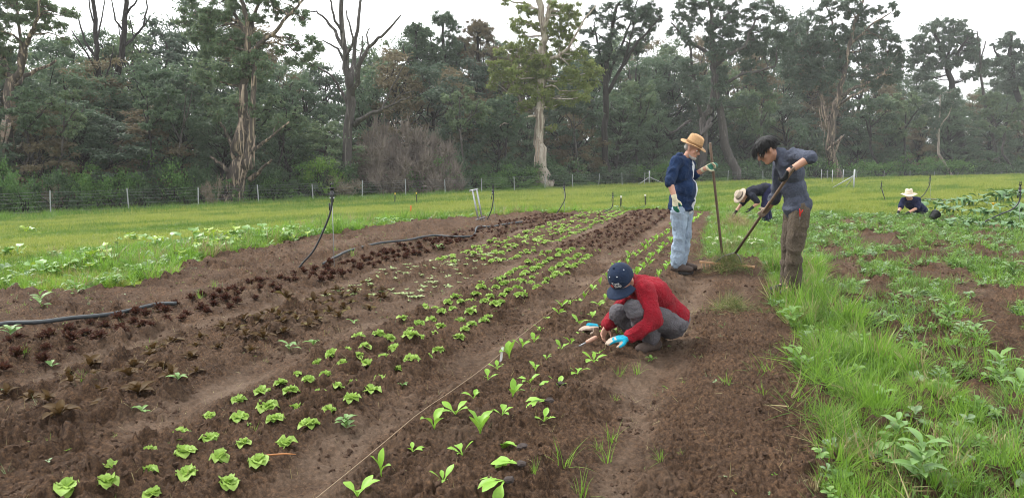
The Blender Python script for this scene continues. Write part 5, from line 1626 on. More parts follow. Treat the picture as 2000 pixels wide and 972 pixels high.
M_SLATE = cloth('slate_shirt', (0.068, 0.078, 0.110), 7, 420, 0.2, 0.6)
M_BROWN = cloth('brown_trousers', (0.090, 0.070, 0.050), 6, 420, 0.25, 0.7, stain=(0.045, 0.034, 0.028), stain_amt=.6)
M_DNAVY = cloth('dark_navy_shirt', (0.012, 0.014, 0.024), 7, 420, 0.25, 0.5)
M_INDIGO = cloth('indigo_trousers', (0.018, 0.020, 0.058), 7, 420, 0.25, 0.5)
M_NAVYT = cloth('navy_tee', (0.012, 0.016, 0.050), 7, 420, 0.25, 0.5)
M_CHAR = cloth('charcoal_trousers', (0.035, 0.035, 0.038), 7, 420, 0.25, 0.5)
M_BOOT = plain('brown_boot', (0.060, 0.042, 0.034), 0.75, 40, 0.4, 0.5, 0.006, spec=0.3)
M_BOOTD = plain('muddy_black_boot', (0.028, 0.025, 0.024), 0.7, 40, 0.4, 0.5, 0.006, spec=0.3)
M_SOLE = plain('boot_sole', (0.02, 0.018, 0.017), 0.8, 40, 0.3, 0.2)
M_GCYAN = cloth('cyan_glove', (0.010, 0.29, 0.42), 14, 400, 0.2, 0.5, stain=(0.12, 0.085, 0.065), stain_amt=.6)
M_GPALM = cloth('muddy_glove_palm', (0.42, 0.33, 0.26), 14, 400, 0.25, 0.3, stain=(0.12, 0.08, 0.06))
M_GCREAM = cloth('cream_knit_glove', (0.60, 0.57, 0.40), 14, 300, 0.12, 0.4)
M_GGREEN = plain('green_rubber', (0.010, 0.14, 0.085), 0.5, 30, 0.2, 0.2)
M_GBLACK = cloth('black_glove', (0.016, 0.017, 0.020), 14, 400, 0.4, 0.3)
M_GTAN = cloth('dirty_tan_glove', (0.25, 0.195, 0.15), 14, 400, 0.3, 0.5, stain=(0.09, 0.065, 0.05))
M_HAIRB = plain('black_hair', (0.008, 0.0075, 0.008), 0.55, 60, 0.4, 0.3, 0.003, spec=0.35)
M_HAIRG = plain('grey_hair', (0.34, 0.32, 0.30), 0.6, 120, 0.3, 0.5, 0.004)
M_HAIRD = plain('dark_hair', (0.022, 0.016, 0.013), 0.5, 80, 0.3, 0.4, 0.004)
M_TXT = plain('white_print', (0.8, 0.8, 0.8), 0.6, 10, 0.02, 0)
M_TXR = plain('red_print', (0.70, 0.05, 0.02), 0.6, 10, 0.02, 0)
M_BUTT = plain('eyelet', (0.55, 0.58, 0.65), 0.5, 10, 0.02, 0)

def person(name, label, Y0, base, J, mats, opt):
    """J: joints as (px, py, dy); everything is built at its own depth and real size"""
    W = lambda p: at_y(p[0], p[1], Y0 + p[2])
    P = {k: W(v) for k, v in J.items() if isinstance(v, tuple) and len(v) == 3}
    root = empty(name, base)
    tag(root, label, 'person')
    up = (P['neck'] - P['pelvis']).normalized()
    fwd = Vector(opt['fwd']); fwd = (fwd - up * fwd.dot(up)).normalized()
    T = frame(fwd, up)
    MH = frame(opt['face'], opt['headup'])
    hc = P['head']
    g = opt.get('girth', 1.0)
    vx = opt.get('voxel', .009)
    def torso(fl, e, narrow=1.0, deep=1.0, push=0.0):
        pe, ch, nk = P['pelvis'], P['chest'], P['neck']
        wa = (pe + ch) / 2 + fwd * opt.get('belly', .01)
        q = fwd * push
        fl.ell(ch + q, (.165 * g * narrow + e, .108 * g * deep + e, .155 + e), T)
        fl.ell(ch.lerp(nk, .42) + q, (.145 * g * narrow + e, .090 * g * deep + e, .10 + e), T)
        fl.ell(wa + q, (.145 * g * narrow + e, .108 * g * deep + e, .15 + e), T)
        fl.ell(pe.lerp(wa, .35) + q, (.155 * g * narrow + e, .115 * g * deep + e, .12 + e), T)
    def shoulders(fl, e):
        for s in 'LR':
            fl.cap(P['chest'].lerp(P['neck'], .55), P['sh' + s], .07 + e, .062 + e)
    def arms(fl, e, upto, flare=0.0, bare=False):
        for s in 'LR':
            a, b, c = P['sh' + s], P['el' + s], P['wr' + s]
            u_ = upto if bare else opt.get('sleeve', {}).get(s, upto)
            if u_ <= 1:
                fl.cap(a, a.lerp(b, u_), .058 + e, .050 - .006 * u_ + e + flare)
            else:
                fl.cap(a, b, .058 + e, .044 + e)
                fl.cap(b, b.lerp(c, u_ - 1), .044 + e, .044 - .012 * (u_ - 1) + e + flare)
    def legs(fl, e, flare=0.0, low=1.0):
        for s in 'LR':
            h, k, a = P['hip' + s], P['kn' + s], P['an' + s]
            fl.cap(h, k, .088 * g + e, .058 + e)
            fl.cap(k, k.lerp(a, .45), .056 + e, .054 + e + flare * .4)
            fl.cap(k.lerp(a, .45), k.lerp(a, low), .054 + e + flare * .4, .040 + e + flare)
    # ---- body: one continuous skin
    fl = Flesh()
    torso(fl, 0); shoulders(fl, 0); arms(fl, 0, 2.0, bare=True); legs(fl, 0)
    fl.cap(P['neck'] - up * .03, hc + MH @ Vector((0, -.02, -.07)), .056, .052)
    fl.ell(P['pelvis'], (.150 * g, .112 * g, .11), T)
    head_flesh(fl, hc, MH, opt.get('headsc', 1.0))
    for s in 'LR':
        hd, hn, th, cu = opt['hand' + s]
        hand(fl, P['wr' + s], hd, hn, th, cu, 1.0, .92)
        fl.cap(P['an' + s], P['an' + s] + Vector(opt['toe' + s]).normalized() * .10 - Vector((0, 0, .03)), .036, .03)
    fl.skin('body', mats['skin'], root, vx, 5, keep=.5)
    # ---- clothing
    fl = Flesh()
    torso(fl, opt.get('ease', .022)); shoulders(fl, .014); arms(fl, .016, opt.get('upto', 1.9), opt.get('cuff', .004))
    if opt.get('hem'):
        hb = P['pelvis'] - up * opt['hem']
        fl.ell(hb, (.165 * g + .03, .125 * g + .028, .07), T)
        fl.ell(P['pelvis'], (.165 * g + .03, .122 * g + .026, .12), T)
    if opt.get('collar'):
        fl.cap(P['neck'] - up * .01, P['neck'] + (hc + MH @ Vector((0, -.02, -.07)) - P['neck']) * opt['collar'], .078, .070)
    if opt.get('hood'):
        hb = P['neck'] - fwd * .075 + up * .005
        fl.cap(hb - T @ Vector((.07, 0, 0)), hb + T @ Vector((.07, 0, 0)), .042, .042)
        fl.cap(hb - T @ Vector((.07, 0, 0)), P['neck'] + fwd * .06 - T @ Vector((.07, 0, .05)), .034, .022)
        fl.cap(hb + T @ Vector((.07, 0, 0)), P['neck'] + fwd * .06 + T @ Vector((.07, 0, -.05)), .034, .022)
    top = fl.skin(opt['top'], mats['top'], root, vx, 5, opt.get('fold', .011), 8.0, 11, stretch=(1, 1, .55))
    if 'rolled' in opt:
        for s in opt['rolled']:
            a, b, c = P['sh' + s], P['el' + s], P['wr' + s]
            u_ = opt.get('sleeve', {}).get(s, opt.get('upto', 1.9))
            p = a.lerp(b, u_) if u_ <= 1 else b.lerp(c, u_ - 1)
            t = ((b - a) if u_ <= 1 else (c - b)).normalized()
            Flesh().cap(p - t * .035, p + t * .004, .068 if u_ <= 1 else .056, .066 if u_ <= 1 else .054).skin('rolled_cuff', mats['top'], root, .008, 3, .006, 14, 5, keep=.5)
    if 'shirt' in mats:
        fl = Flesh(); torso(fl, .004, .22, 1.0, opt.get('shirt_push', .045))
        fl.ell(P['pelvis'] - up * .03 + fwd * (opt.get('shirt_push', .045) + .005), (.034, .12, .10), T)
        fl.skin('t_shirt', mats['shirt'], root, vx, 5, .006, 9, 3)
    fl = Flesh(); legs(fl, opt.get('trouser_ease', .018), opt.get('flare', .014), opt.get('low', .97))
    fl.ell(P['pelvis'], (.162 * g, .125 * g, .115), T)
    fl.cap(P['hipL'], P['hipR'], .108 * g, .108 * g)
    if opt.get('waist'): fl.ell(P['pelvis'] + up * opt['waist'], (.152 * g, .118 * g, .06), T)
    fl.skin('trousers', mats['trousers'], root, vx, 4, opt.get('tfold', .015), 8.0, 23, stretch=(.8, .8, 1.25))
    for s in 'LR':
        t = Vector(opt['toe' + s]).normalized()
        a = P['an' + s]
        side = t.cross(Vector((0, 0, 1))).normalized()
        Mb = frame(t, (0, 0, 1))
        sole_z = a.z - opt.get('ankle', .085)
        f = Flesh()
        f.cap(a + Vector((0, 0, .045)), a - Vector((0, 0, .02)), .050, .050)
        heel = Vector((a.x, a.y, sole_z + .045)) - t * .03
        f.cap(heel, heel + t * .17, .046, .044)
        f.ell(heel + t * .19 - Vector((0, 0, .004)), (.050, .062, .042), Mb)
        f.cap(a, heel + t * .12 + Vector((0, 0, .015)), .048, .042)
        bt = f.skin('boot', mats['boot'], root, .008, 4, .005, 14, 31, keep=.5)
        MB().tube([heel - t * .04 - Vector((0, 0, .035)), heel + t * .06 - Vector((0, 0, .036)), heel + t * .16 - Vector((0, 0, .036)), heel + t * .245 - Vector((0, 0, .026))], [.040, .044, .052, .034], 12, flat=.32).build('sole', M_SOLE, bt)
        so = bt.children[0]; so.data.transform(Matrix.Translation(-Vector(root.location)))
    for s in 'LR':
        if ('glove' + s) not in mats: continue
        hd, hn, th, cu = opt['hand' + s]
        f = Flesh(); hand(f, P['wr' + s], hd, hn, th, cu, 1.04, 1.22)
        d = Vector(hd).normalized()
        wr = P['wr' + s]
        f.cap(wr + d * .01, wr - (wr - P['el' + s]) * .18, .031, .036)
        gl = f.skin('glove', mats['glove' + s], root, .0055, 3, keep=.5)
        if ('palm' + s) in mats:
            f2 = Flesh()
            n = Vector(hn); n = (n - d * n.dot(d)).normalized()
            hand(f2, wr + n * .0035 + d * .022, hd, hn, th, cu, .98, 1.27)
            f2.skin('glove_palm', mats['palm' + s], gl, .0055, 3, keep=.5)
            pc = gl.children[0]; pc.data.transform(Matrix.Translation(-Vector(root.location)))
    eyes(root, hc, MH, opt.get('headsc', 1.0), M_EYEW, M_EYED)
    return root, P, MH, T

def put(o, root):
    """shift a child built in world coordinates into its parent's frame"""
    o.data.transform(Matrix.Translation(-Vector(root.location)))
    return o

def hat(root, c, M, brim, crown, height, mat, band, droop=.02, pinch=.25, wob=.012, tilt=0.0):
    """brimmed hat with a creased crown"""
    X = M @ Matrix.Rotation(tilt, 3, 'X')
    prof = [(.001, height * .96), (crown * .45, height), (crown * .78, height * .985), (crown * .9, height * .88), (crown * .97, height * .4), (crown, 0.0), (crown * 1.06, -.006), (brim * .75, -.008 - droop * .3), (brim, -droop), (brim * 1.005, -droop + .006), (brim * .75, -droop * .3 - .001), (crown * .96, 0.0)]
    mb = MB().lathe(prof, 40)
    vs = []
    for (x, y, z) in mb.v:
        if z > height * .3:
            k = (z / height) ** 2
            x *= 1 - pinch * k * max(0, min(1, .5 + y / crown)) - .06 * k
            z -= .022 * math.exp(-(x / .03) ** 2) * k * (height / .11)
        elif math.hypot(x, y) > crown * 1.2:
            a = math.atan2(y, x)
            z += wob * math.sin(2 * a + .6) + wob * .5 * math.sin(3 * a)
        y *= 1.12
        vs.append(tuple(Vector(c) - Vector(root.location) + X @ Vector((x, y, z))))
    mb.v = vs
    h = mb.build('hat', mat, root)
    if band:
        b = MB().lathe([(crown * 1.03, .002), (crown * 1.035, .012), (crown * 1.0, height * .26), (crown * .96, height * .26)], 40)
        b.v = [tuple(Vector(c) - Vector(root.location) + X @ Vector((x, y * 1.12, z))) for (x, y, z) in b.v]
        b.build('hat_band', band, h)
    return h

# ---------------------------------------------------------------- crouching person in red
yA = G(1275, 684).y
baseA = G(1285, 672)
rootA, PA, MA, TA = person('person', 'person in red fleece and navy cap crouching to plant seedlings', yA, baseA,
    dict(head=(1215, 547, -.12), neck=(1240, 556, -.04), chest=(1270, 574, .03), pelvis=(1313, 620, .14),
         shL=(1258, 566, -.17), elL=(1277, 628, -.26), wrL=(1228, 659, -.26), shR=(1228, 572, .20), elR=(1204, 616, .20), wrR=(1187, 634, .06),
         hipL=(1316, 632, .04), knL=(1237, 600, -.20), anL=(1277, 666, .0), hipR=(1306, 634, .26), knR=(1209, 612, .06), anR=(1252, 656, .20)),
    dict(skin=M_SKIN, top=M_REDF, trousers=M_GREY, boot=M_BOOT, gloveL=M_GCYAN, palmL=M_GPALM),
    dict(fwd=(-.82, -.5, -.3), face=(-.38, -.60, -.70), headup=(-.35, -.25, .9), top='fleece_jumper', upto=1.92, cuff=.006, ease=.020, hem=.0, collar=.75, girth=1.0, fold=.020, tfold=.018, flare=.012,
         handL=((-1, -.05, -.10), (0, .25, -1), 1, .22), handR=((-.45, -.35, -.75), (.3, -.6, -.2), -1, .55), toeL=(-.72, -.68, 0), toeR=(-.85, -.5, 0), ankle=.075, voxel=.008, low=.84))
# baseball cap: crown, peak, button, eyelets and printed badge
capc = PA['head'] + MA @ Vector((0, -.010, .030))
def cap_pt(a, e, k=1.0):
    return capc + MA @ Vector((.098 * k * math.cos(e) * math.sin(a), .112 * k * math.cos(e) * math.cos(a), .118 * k * math.sin(e)))
mb = MB(); nE, nA = 9, 32
for i in range(nE + 1):
    e = -.12 + (math.pi / 2 + .10) * i / nE
    for k in range(nA):
        a = 2 * math.pi * k / nA
        seam = 1 - .006 * max(0, math.cos(a * 6)) ** 12
        mb.v.append(tuple(cap_pt(a, e, seam) - rootA.location))
for i in range(nE):
    for k in range(nA):
        a0, a1 = i * nA + k, i * nA + (k + 1) % nA
        mb.f.append([a0, a1, a1 + nA, a0 + nA])
cap = mb.build('cap', M_NAVY, rootA)
mb = MB()
for i in range(6):
    for k in range(15):
        a = -1.15 + 2.3 * k / 14
        r = .10 + .085 * (i / 5) * (math.cos(a * .95) ** .6)
        p = Vector((.098 * math.sin(a) * (r / .10) * .92, .112 * math.cos(a) * (r / .105), -.012 - .035 * (math.sin(a) ** 2) - .022 * (i / 5)))
        mb.v.append(tuple(capc + MA @ p - rootA.location))
for i in range(5):
    for k in range(14):
        a = i * 15 + k
        mb.f.append([a, a + 1, a + 16, a + 15])
pk = mb.build('peak', M_NAVY, cap)
sm = pk.modifiers.new('thick', 'SOLIDIFY'); sm.thickness = .004
mb = MB(); _ellip(mb, cap_pt(0, 1.5, 1.02) - rootA.location, (.009,) * 3, None, 10, 6); mb.build('button', M_NAVY, cap)
for a in (-.5, .5, 1.55, -1.55):
    mb = MB(); _ellip(mb, cap_pt(a, .80, 1.0) - rootA.location, (.005,) * 3, None, 10, 6); mb.build('eyelet', M_BUTT, cap)
def cap_text(txt, a, e, size, mat):
    cu = bpy.data.curves.new('print', 'FONT'); cu.body = txt; cu.size = size; cu.extrude = .0008; cu.align_x = 'CENTER'; cu.offset = .0012
    t = bpy.data.objects.new('tmp', cu); COL.objects.link(t)
    bpy.context.view_layer.update()
    me = bpy.data.meshes.new_from_object(t.evaluated_get(bpy.context.evaluated_depsgraph_get()))
    bpy.data.objects.remove(t)
    for v in me.vertices:                       # wrap the flat print on the crown
        q = cap_pt(a - v.co.x / .105, e + v.co.y / .115, 1.012) - rootA.location
        v.co = q
    return obj('cap_print', me, mat, cap)
cap_text('Terra', -.10, .27, .030, M_TXT)
cap_text('Shop', -.22, .08, .030, M_TXT)
mb = MB()
pts = []
for k in range(10):                              # red star badge
    r = .022 if k % 2 == 0 else .009
    an = math.pi / 2 + k * math.pi / 5
    pts.append(cap_pt(.32 - r * math.cos(an) / .105, .16 + r * math.sin(an) / .115, 1.012) - rootA.location)
mb.add(pts, [list(range(10))])
mb.build('cap_badge', M_TXR, cap)
f = Flesh(); f.ell(PA['head'] + MA @ Vector((0, -.05, -.005)), (.078, .062, .06), MA); f.skin('hair', M_HAIRD, rootA, .007, 3, .004, 40, 3, keep=.5)

# ---------------------------------------------------------------- man with straw hat
yB = G(1325, 531).y
baseB = G(1328, 527)
rootB, PB, MBh, TB = person('person', 'man in brown straw hat, blue jacket and pale jeans holding a pole', yB, baseB,
    dict(head=(1353, 291, -.06), neck=(1340, 307, .0), chest=(1331, 338, .0), pelvis=(1330, 402, .0),
         shR=(1320, 317, -.19), elR=(1308, 354, -.31), wrR=(1318, 388, -.36), shL=(1346, 318, .17), elL=(1350, 346, .10), wrL=(1378, 329, -.06),
         hipR=(1326, 412, -.09), knR=(1326, 466, -.12), anR=(1321, 517, -.08), hipL=(1337, 412, .09), knL=(1338, 464, .08), anL=(1330, 514, .10)),
    dict(skin=M_SKIN, top=M_JACK, shirt=M_WHITE, trousers=M_JEAN, boot=M_BOOT, gloveL=M_GCREAM, gloveR=M_GCREAM, palmL=M_GGREEN, palmR=M_GGREEN),
    dict(fwd=(.88, -.46, 0), face=(.66, -.58, -.40), headup=(.1, 0, 1), top='jacket', upto=1.0, sleeve={'L': 1.35, 'R': 1.05}, rolled='R', ease=.034, hem=.03, hood=True, girth=1.06, belly=.05, fold=.020, tfold=.018, flare=.018, shirt_push=.048,
         handR=((.08, -.1, -1), (.6, .6, 0), 1, .35), handL=((.85, -.05, .35), (.2, -.9, .1), 1, .85), toeR=(.93, -.36, 0), toeL=(.98, -.1, 0), ankle=.09))
hat(rootB, PB['head'] + MBh @ Vector((0, -.012, .058)), MBh, .162, .098, .130, M_STRAW, M_BAND, .012, .3, .010, -.05)
f = Flesh()
for s in (-1, 1):
    f.cap(PB['head'] + MBh @ Vector((s * .050, .018, -.072)), PB['head'] + MBh @ Vector((s * .032, .056, -.100)), .016, .019)
f.cap(PB['head'] + MBh @ Vector((-.022, .072, -.102)), PB['head'] + MBh @ Vector((.022, .072, -.102)), .0225, .0225)
f.cap(PB['head'] + MBh @ Vector((-.02, .090, -.048)), PB['head'] + MBh @ Vector((.02, .090, -.048)), .0075, .0075)
f.skin('beard', M_HAIRG, rootB, .006, 3, .004, 60, 3, keep=.5)
f = Flesh(); f.ell(PB['head'] + MBh @ Vector((0, -.062, .0)), (.076, .052, .055), MBh); f.skin('hair', M_HAIRG, rootB, .007, 3, .005, 50, 4, keep=.5)

# ---------------------------------------------------------------- young man with the rake
yC = G(1548, 583).y
baseC = G(1546, 572)
rootC, PC, MC, TC = person('person', 'young man with shaggy black hair raking in slate shirt and brown trousers', yC, baseC,
    dict(head=(1498, 293, -.02), neck=(1522, 302, .0), chest=(1545, 332, .0), pelvis=(1559, 403, .02),
         shL=(1551, 304, -.16), elL=(1582, 308, -.36), wrL=(1541, 334, -.33), shR=(1524, 318, .17), elR=(1519, 378, .33), wrR=(1499, 408, .50),
         hipL=(1563, 414, -.08), knL=(1551, 489, -.12), anL=(1549, 558, -.06), hipR=(1553, 414, .12), knR=(1540, 487, .12), anR=(1541, 553, .16)),
    dict(skin=M_SKIN2, top=M_SLATE, trousers=M_BROWN, boot=M_BOOTD, gloveL=M_GBLACK, gloveR=M_GTAN),
    dict(fwd=(-.9, .35, 0), face=(-.76, .10, -.62), headup=(-.3, 0, 1), top='long_sleeve_shirt', upto=1.6, sleeve={'L': 1.0, 'R': 1.35}, rolled='LR', ease=.018, hem=-.02, girth=.96, fold=.019, tfold=.017, flare=.022, trouser_ease=.022, collar=.3, low=.92,
         handL=((-.35, .25, -.85), (-.5, .6, .3), 1, .95), handR=((-.55, .45, -.7), (.3, .55, .2), -1, .95), toeL=(-.75, -.55, 0), toeR=(-.92, -.2, 0), ankle=.10, headsc=1.08))
gh = random.Random(9)
f = Flesh(); f.ell(PC['head'] + MC @ Vector((0, -.028, .042)), (.087, .105, .095), MC)
hair = f.skin('hair', M_HAIRB, rootC, .008, 3, .010, 22, 4, keep=.6)
mb = MB()
for k in range(900):                               # locks falling forward and down
    a, e = gh.uniform(-math.pi, math.pi), gh.uniform(-.15, 1.45)
    if abs(a) < .9 and e < .45: continue
    nl = Vector((math.cos(e) * math.sin(a), math.cos(e) * math.cos(a), math.sin(e)))
    p = PC['head'] + MC @ Vector((.084 * nl.x, -.028 + .101 * nl.y, .042 + .091 * nl.z))
    nw = MC @ nl
    down = Vector((0, 0, -1))
    front = max(0, nl.y)
    flow = (MC @ Vector((nl.x * .5, .75 if nl.y > -.2 else -.2, -.35))) * .8 + down * .5
    flow = (flow - nw * flow.dot(nw) * .8).normalized()
    L = gh.uniform(.05, .08) + .08 * front
    pts, q, dirv = [], p, (nw * .35 + flow)
    for j in range(5):
        pts.append(q - rootC.location)
        q = q + dirv.normalized() * L / 4
        dirv = dirv + down * .22 + Vector((gh.gauss(0, .03), gh.gauss(0, .03), 0))
    mb.tube(pts, [.005, .0058, .005, .0034, .0008], 4, flat=.6)
mb.build('hair_locks', M_HAIRB, hair)

# ---------------------------------------------------------------- bent-over gardener, far
yD = G(1495, 441).y
baseD = G(1498, 440)
rootD, PD, MD, TD = person('person', 'person in dark shirt and beige hat bent double over the leafy clump', yD, baseD,
    dict(head=(1448, 385, -.05), neck=(1457, 379, .0), chest=(1470, 374, .0), pelvis=(1498, 368, .0),
         shL=(1470, 383, -.19), elL=(1481, 396, -.26), wrL=(1468, 406, -.26), shR=(1461, 384, .17), elR=(1447, 400, .12), wrR=(1436, 415, .05),
         hipL=(1500, 373, -.09), knL=(1492, 404, -.14), anL=(1496, 433, -.04), hipR=(1500, 373, .10), knR=(1498, 404, .06), anR=(1503, 433, .14)),
    dict(skin=M_SKIN2, top=M_DNAVY, trousers=M_INDIGO, boot=M_BOOTD, gloveL=M_GBLACK, gloveR=M_GBLACK),
    dict(fwd=(-.2, -.1, -1), face=(-.45, -.25, -.85), headup=(-.85, -.3, .3), top='work_shirt', upto=.85, ease=.028, girth=1.0, fold=.014, tfold=.016, flare=.02, voxel=.012,
         handL=((-.6, -.1, -.7), (-.5, 0, .4), 1, .5), handR=((-.5, -.1, -.85), (.3, .2, -.2), -1, .6), toeL=(-.95, -.3, 0), toeR=(-.95, -.2, 0), ankle=.09))
hat(rootD, PD['head'] + MD @ Vector((0, -.012, .055)), MD, .172, .096, .12, M_FELT, M_BANDD, .006, .28, .008)

# ---------------------------------------------------------------- kneeling gardener, right
yE = G(1785, 424).y
baseE = G(1792, 424)
rootE, PE, ME, TE = person('person', 'person in navy tee and cream sun hat kneeling among weeds', yE, baseE,
    dict(head=(1775, 381, -.12), neck=(1779, 388, .0), chest=(1783, 397, .10), pelvis=(1799, 414, .40),
         shR=(1764, 391, .02), elR=(1759, 405, -.06), wrR=(1754, 415, -.18), shL=(1793, 390, .02), elL=(1791, 406, -.10), wrL=(1771, 417, -.22),
         hipR=(1792, 414, .36), knR=(1782, 424, .10), anR=(1810, 423, .52), hipL=(1803, 414, .40), knL=(1797, 424, .08), anL=(1822, 423, .46)),
    dict(skin=M_SKIN, top=M_NAVYT, trousers=M_CHAR, boot=M_BOOTD, gloveR=M_GBLACK, gloveL=M_GBLACK),
    dict(fwd=(-.45, -.8, -.3), face=(-.35, -.75, -.55), headup=(-.1, -.1, 1), top='t_shirt', upto=.95, cuff=.012, ease=.030, girth=1.05, fold=.012, tfold=.014, voxel=.012,
         handR=((-.4, -.4, -.7), (.6, -.3, 0), -1, .5), handL=((-.8, -.4, -.4), (0, -.3, -1), 1, .5), toeR=(.9, .3, -.1), toeL=(.9, .3, -.1), ankle=.05))
hat(rootE, PE['head'] + ME @ Vector((0, -.012, .050)), frame((-.5, -.75, -.1), (-.05, 0, 1)), .200, .098, .125, M_SUNH, M_SUNH, .035, .08, .022)
f = Flesh(); f.ell(PE['head'] + ME @ Vector((0, -.052, -.02)), (.082, .066, .075), ME); f.skin('hair', M_HAIRG, rootE, .009, 3, .005, 50, 4, keep=.5)
# ================================================================== tools, pipes and small things
M_WOOD = plain('old_wood', (0.135, 0.090, 0.060), 0.75, 30, 0.35, 0.4, 0.004)
M_WOODP = plain('pale_wood', (0.40, 0.23, 0.12), 0.7, 30, 0.25, 0.3, 0.004)
M_STEEL = plain('dull_steel', (0.20, 0.19, 0.185), 0.5, 30, 0.3, 0.2, metal=.6)
M_GALV = plain('galvanised_steel', (0.33, 0.34, 0.35), 0.45, 20, 0.15, 0.1, metal=.4)
M_POLY = plain('black_polypipe', (0.016, 0.018, 0.020), 0.45, 20, 0.3, 0.1)
M_POLYG = plain('dusty_polypipe', (0.028, 0.034, 0.038), 0.5, 12, 0.35, 0.15)
M_PLAS = plain('black_plastic', (0.012, 0.013, 0.014), 0.4, 20, 0.2, 0.1)
M_CLIP = plain('grey_clip', (0.5, 0.52, 0.54), 0.5, 20, 0.1, 0)
M_TWINE = plain('jute_twine', (0.30, 0.22, 0.14), 0.9, 60, 0.3, 0.4)

# ---- pole held by the straw hat man
pt, pb = at_y(1387, 279.5, yB - .06), at_y(1412, 512, yB + .42)
pb.z = min(pb.z, gz(pb.x, pb.y) + .05)
pole = empty('tool_pole', pb); tag(pole, 'long wooden pole upright in the gloved hand of the straw hat man', 'pole')
MB().tube([Vector((0, 0, 0)), (pt - pb) * .33, (pt - pb) * .66, pt - pb], [.0185, .018, .0175, .017], 12).build('handle', M_WOOD, pole)
MB().tube([Vector((0, 0, -.12)), Vector((0, 0, .10))], [.012, .023], 10).build('ferrule', M_STEEL, pole)

# ---- rake
h0, h1 = at_y(1543, 339, yC - .345), at_y(1437, 493, 9.15)
rk = empty('hay_rake', h1); tag(rk, 'wide wooden rake with long dark handle used by the young man', 'rake')
MB().tube([h0 - h1 + (h0 - h1).normalized() * .12, (h0 - h1) * .5, Vector()], [.0155, .016, .017], 12).build('handle', M_WOOD, rk)
ra, rb = at_y(1366, 511, 9.25), at_y(1474, 521, 9.15)
bar = MB(); dxy = (rb - ra).normalized()
Mr = frame((h0 - h1).normalized(), dxy.cross((h0 - h1).normalized())) if False else frame(dxy, (0, 0, 1))
bar.box((ra + rb) / 2 - h1, (.030, (rb - ra).length, .028), Mr)
ob = bar.build('head_bar', M_WOODP, rk, False)
bv = ob.modifiers.new('b', 'BEVEL'); bv.width = .005; bv.segments = 2
for k in range(13):
    p = ra.lerp(rb, (k + .4) / 12.8) - h1
    MB().tube([p + Vector((0, 0, .01)), p + Vector((0, -.012, -.045)), p + Vector((0, -.02, -.085))], [.0065, .006, .004], 8).build('tooth', M_WOODP, rk)
for q in (.27, .78):
    e = ra.lerp(rb, q) - h1
    mid = e * .55 + Vector((0, 0, .035))
    MB().tube([Vector(), mid, e], [.008, .0075, .007], 8).build('bow', M_STEEL, rk)

# ---- secateurs in the young man's back pocket
sc0 = at_y(1563, 414, yC - .215)
sk = empty('secateurs', sc0); tag(sk, 'red handled secateurs sticking out of the brown trouser pocket', 'secateurs')
M_REDP = plain('red_plastic', (0.55, 0.015, 0.012), 0.4, 20, 0.1, 0)
for (dx, dz) in ((-.010, .022), (.016, .012)):
    MB().tube([Vector((0, 0, -.05)), Vector((dx * .3, 0, -.01)), Vector((dx, -.012, dz)), Vector((dx * 1.3, -.012, dz + .012))], [.004, .006, .006, .004], 8).build('handle', M_REDP, sk)
MB().tube([Vector((0, 0, -.11)), Vector((0, 0, -.05))], [.003, .008], 8, flat=.4).build('blade', M_STEEL, sk)

# ---- hand trowel and spare glove by the crouching person
tw = empty('hand_trowel', G(1141, 676) + Vector((0, 0, .025))); tag(tw, 'hand trowel with terracotta grip stuck in the soil', 'trowel')
M_GRIP = plain('terracotta_grip', (0.48, 0.27, 0.19), 0.6, 30, 0.2, 0.3)
td = (at_y(1153, 664, tw.location.y + .01) - tw.location).normalized()
MB().tube([td * .015, td * .03, td * .075, td * .105, td * .115], [.010, .0145, .0175, .0165, .010], 12).build('grip', M_GRIP, tw)
MB().tube([td * -.05, td * .02], [.005, .006], 8).build('shank', M_GALV, tw)
mb = MB()
for i in range(6):
    t = i / 5; w = .026 * (1 - t ** 2.2)
    for s in (-1, 0, 1): mb.v.append(tuple(td * (-.045 - .085 * t) + Vector((s * w, 0, -.006 * (1 - abs(s))))))
mb.f = [[3 * i + k, 3 * i + k + 1, 3 * i + k + 4, 3 * i + k + 3] for i in range(5) for k in (0, 1)]
mb.build('blade', M_STEEL, tw)
gl_at = G(1160, 646) + Vector((0, 0, .02))
sg = empty('work_glove', gl_at); tag(sg, 'cyan glove with muddy palm lying on the soil beside the planting hand', 'glove')
f = Flesh(); hand(f, gl_at + Vector((.03, 0, .008)), (-.95, -.3, .02), (0, .1, -1), 1, .12, 1.05, 1.2)
f.skin('glove_fingers', M_GPALM, sg, .0055, 3, .004, 30, 3, keep=.6)
f = Flesh(); f.cap(gl_at + Vector((.02, .03, .012)), gl_at + Vector((-.045, .02, .022)), .026, .024).cap(gl_at + Vector((.02, .0, .012)), gl_at + Vector((-.03, .0, .02)), .022, .022)
f.skin('glove_cuff', M_GCYAN, sg, .006, 3, .006, 25, 3, keep=.6)
# seedling in the planting hand
leafy('chard_seedling', 'seedling held in the bare hand of the crouching person', 'seedling', None, G(1183, 653) + Vector((0, 0, .02)), [('chard', 4, -.45, .6, 0.0)], .95)
leafy('chard_seedling', 'freshly planted seedling between the hands of the crouching person', 'seedling', None, G(1205, 652), [('chard', 4, -.6, .55, 0.0)], .95)

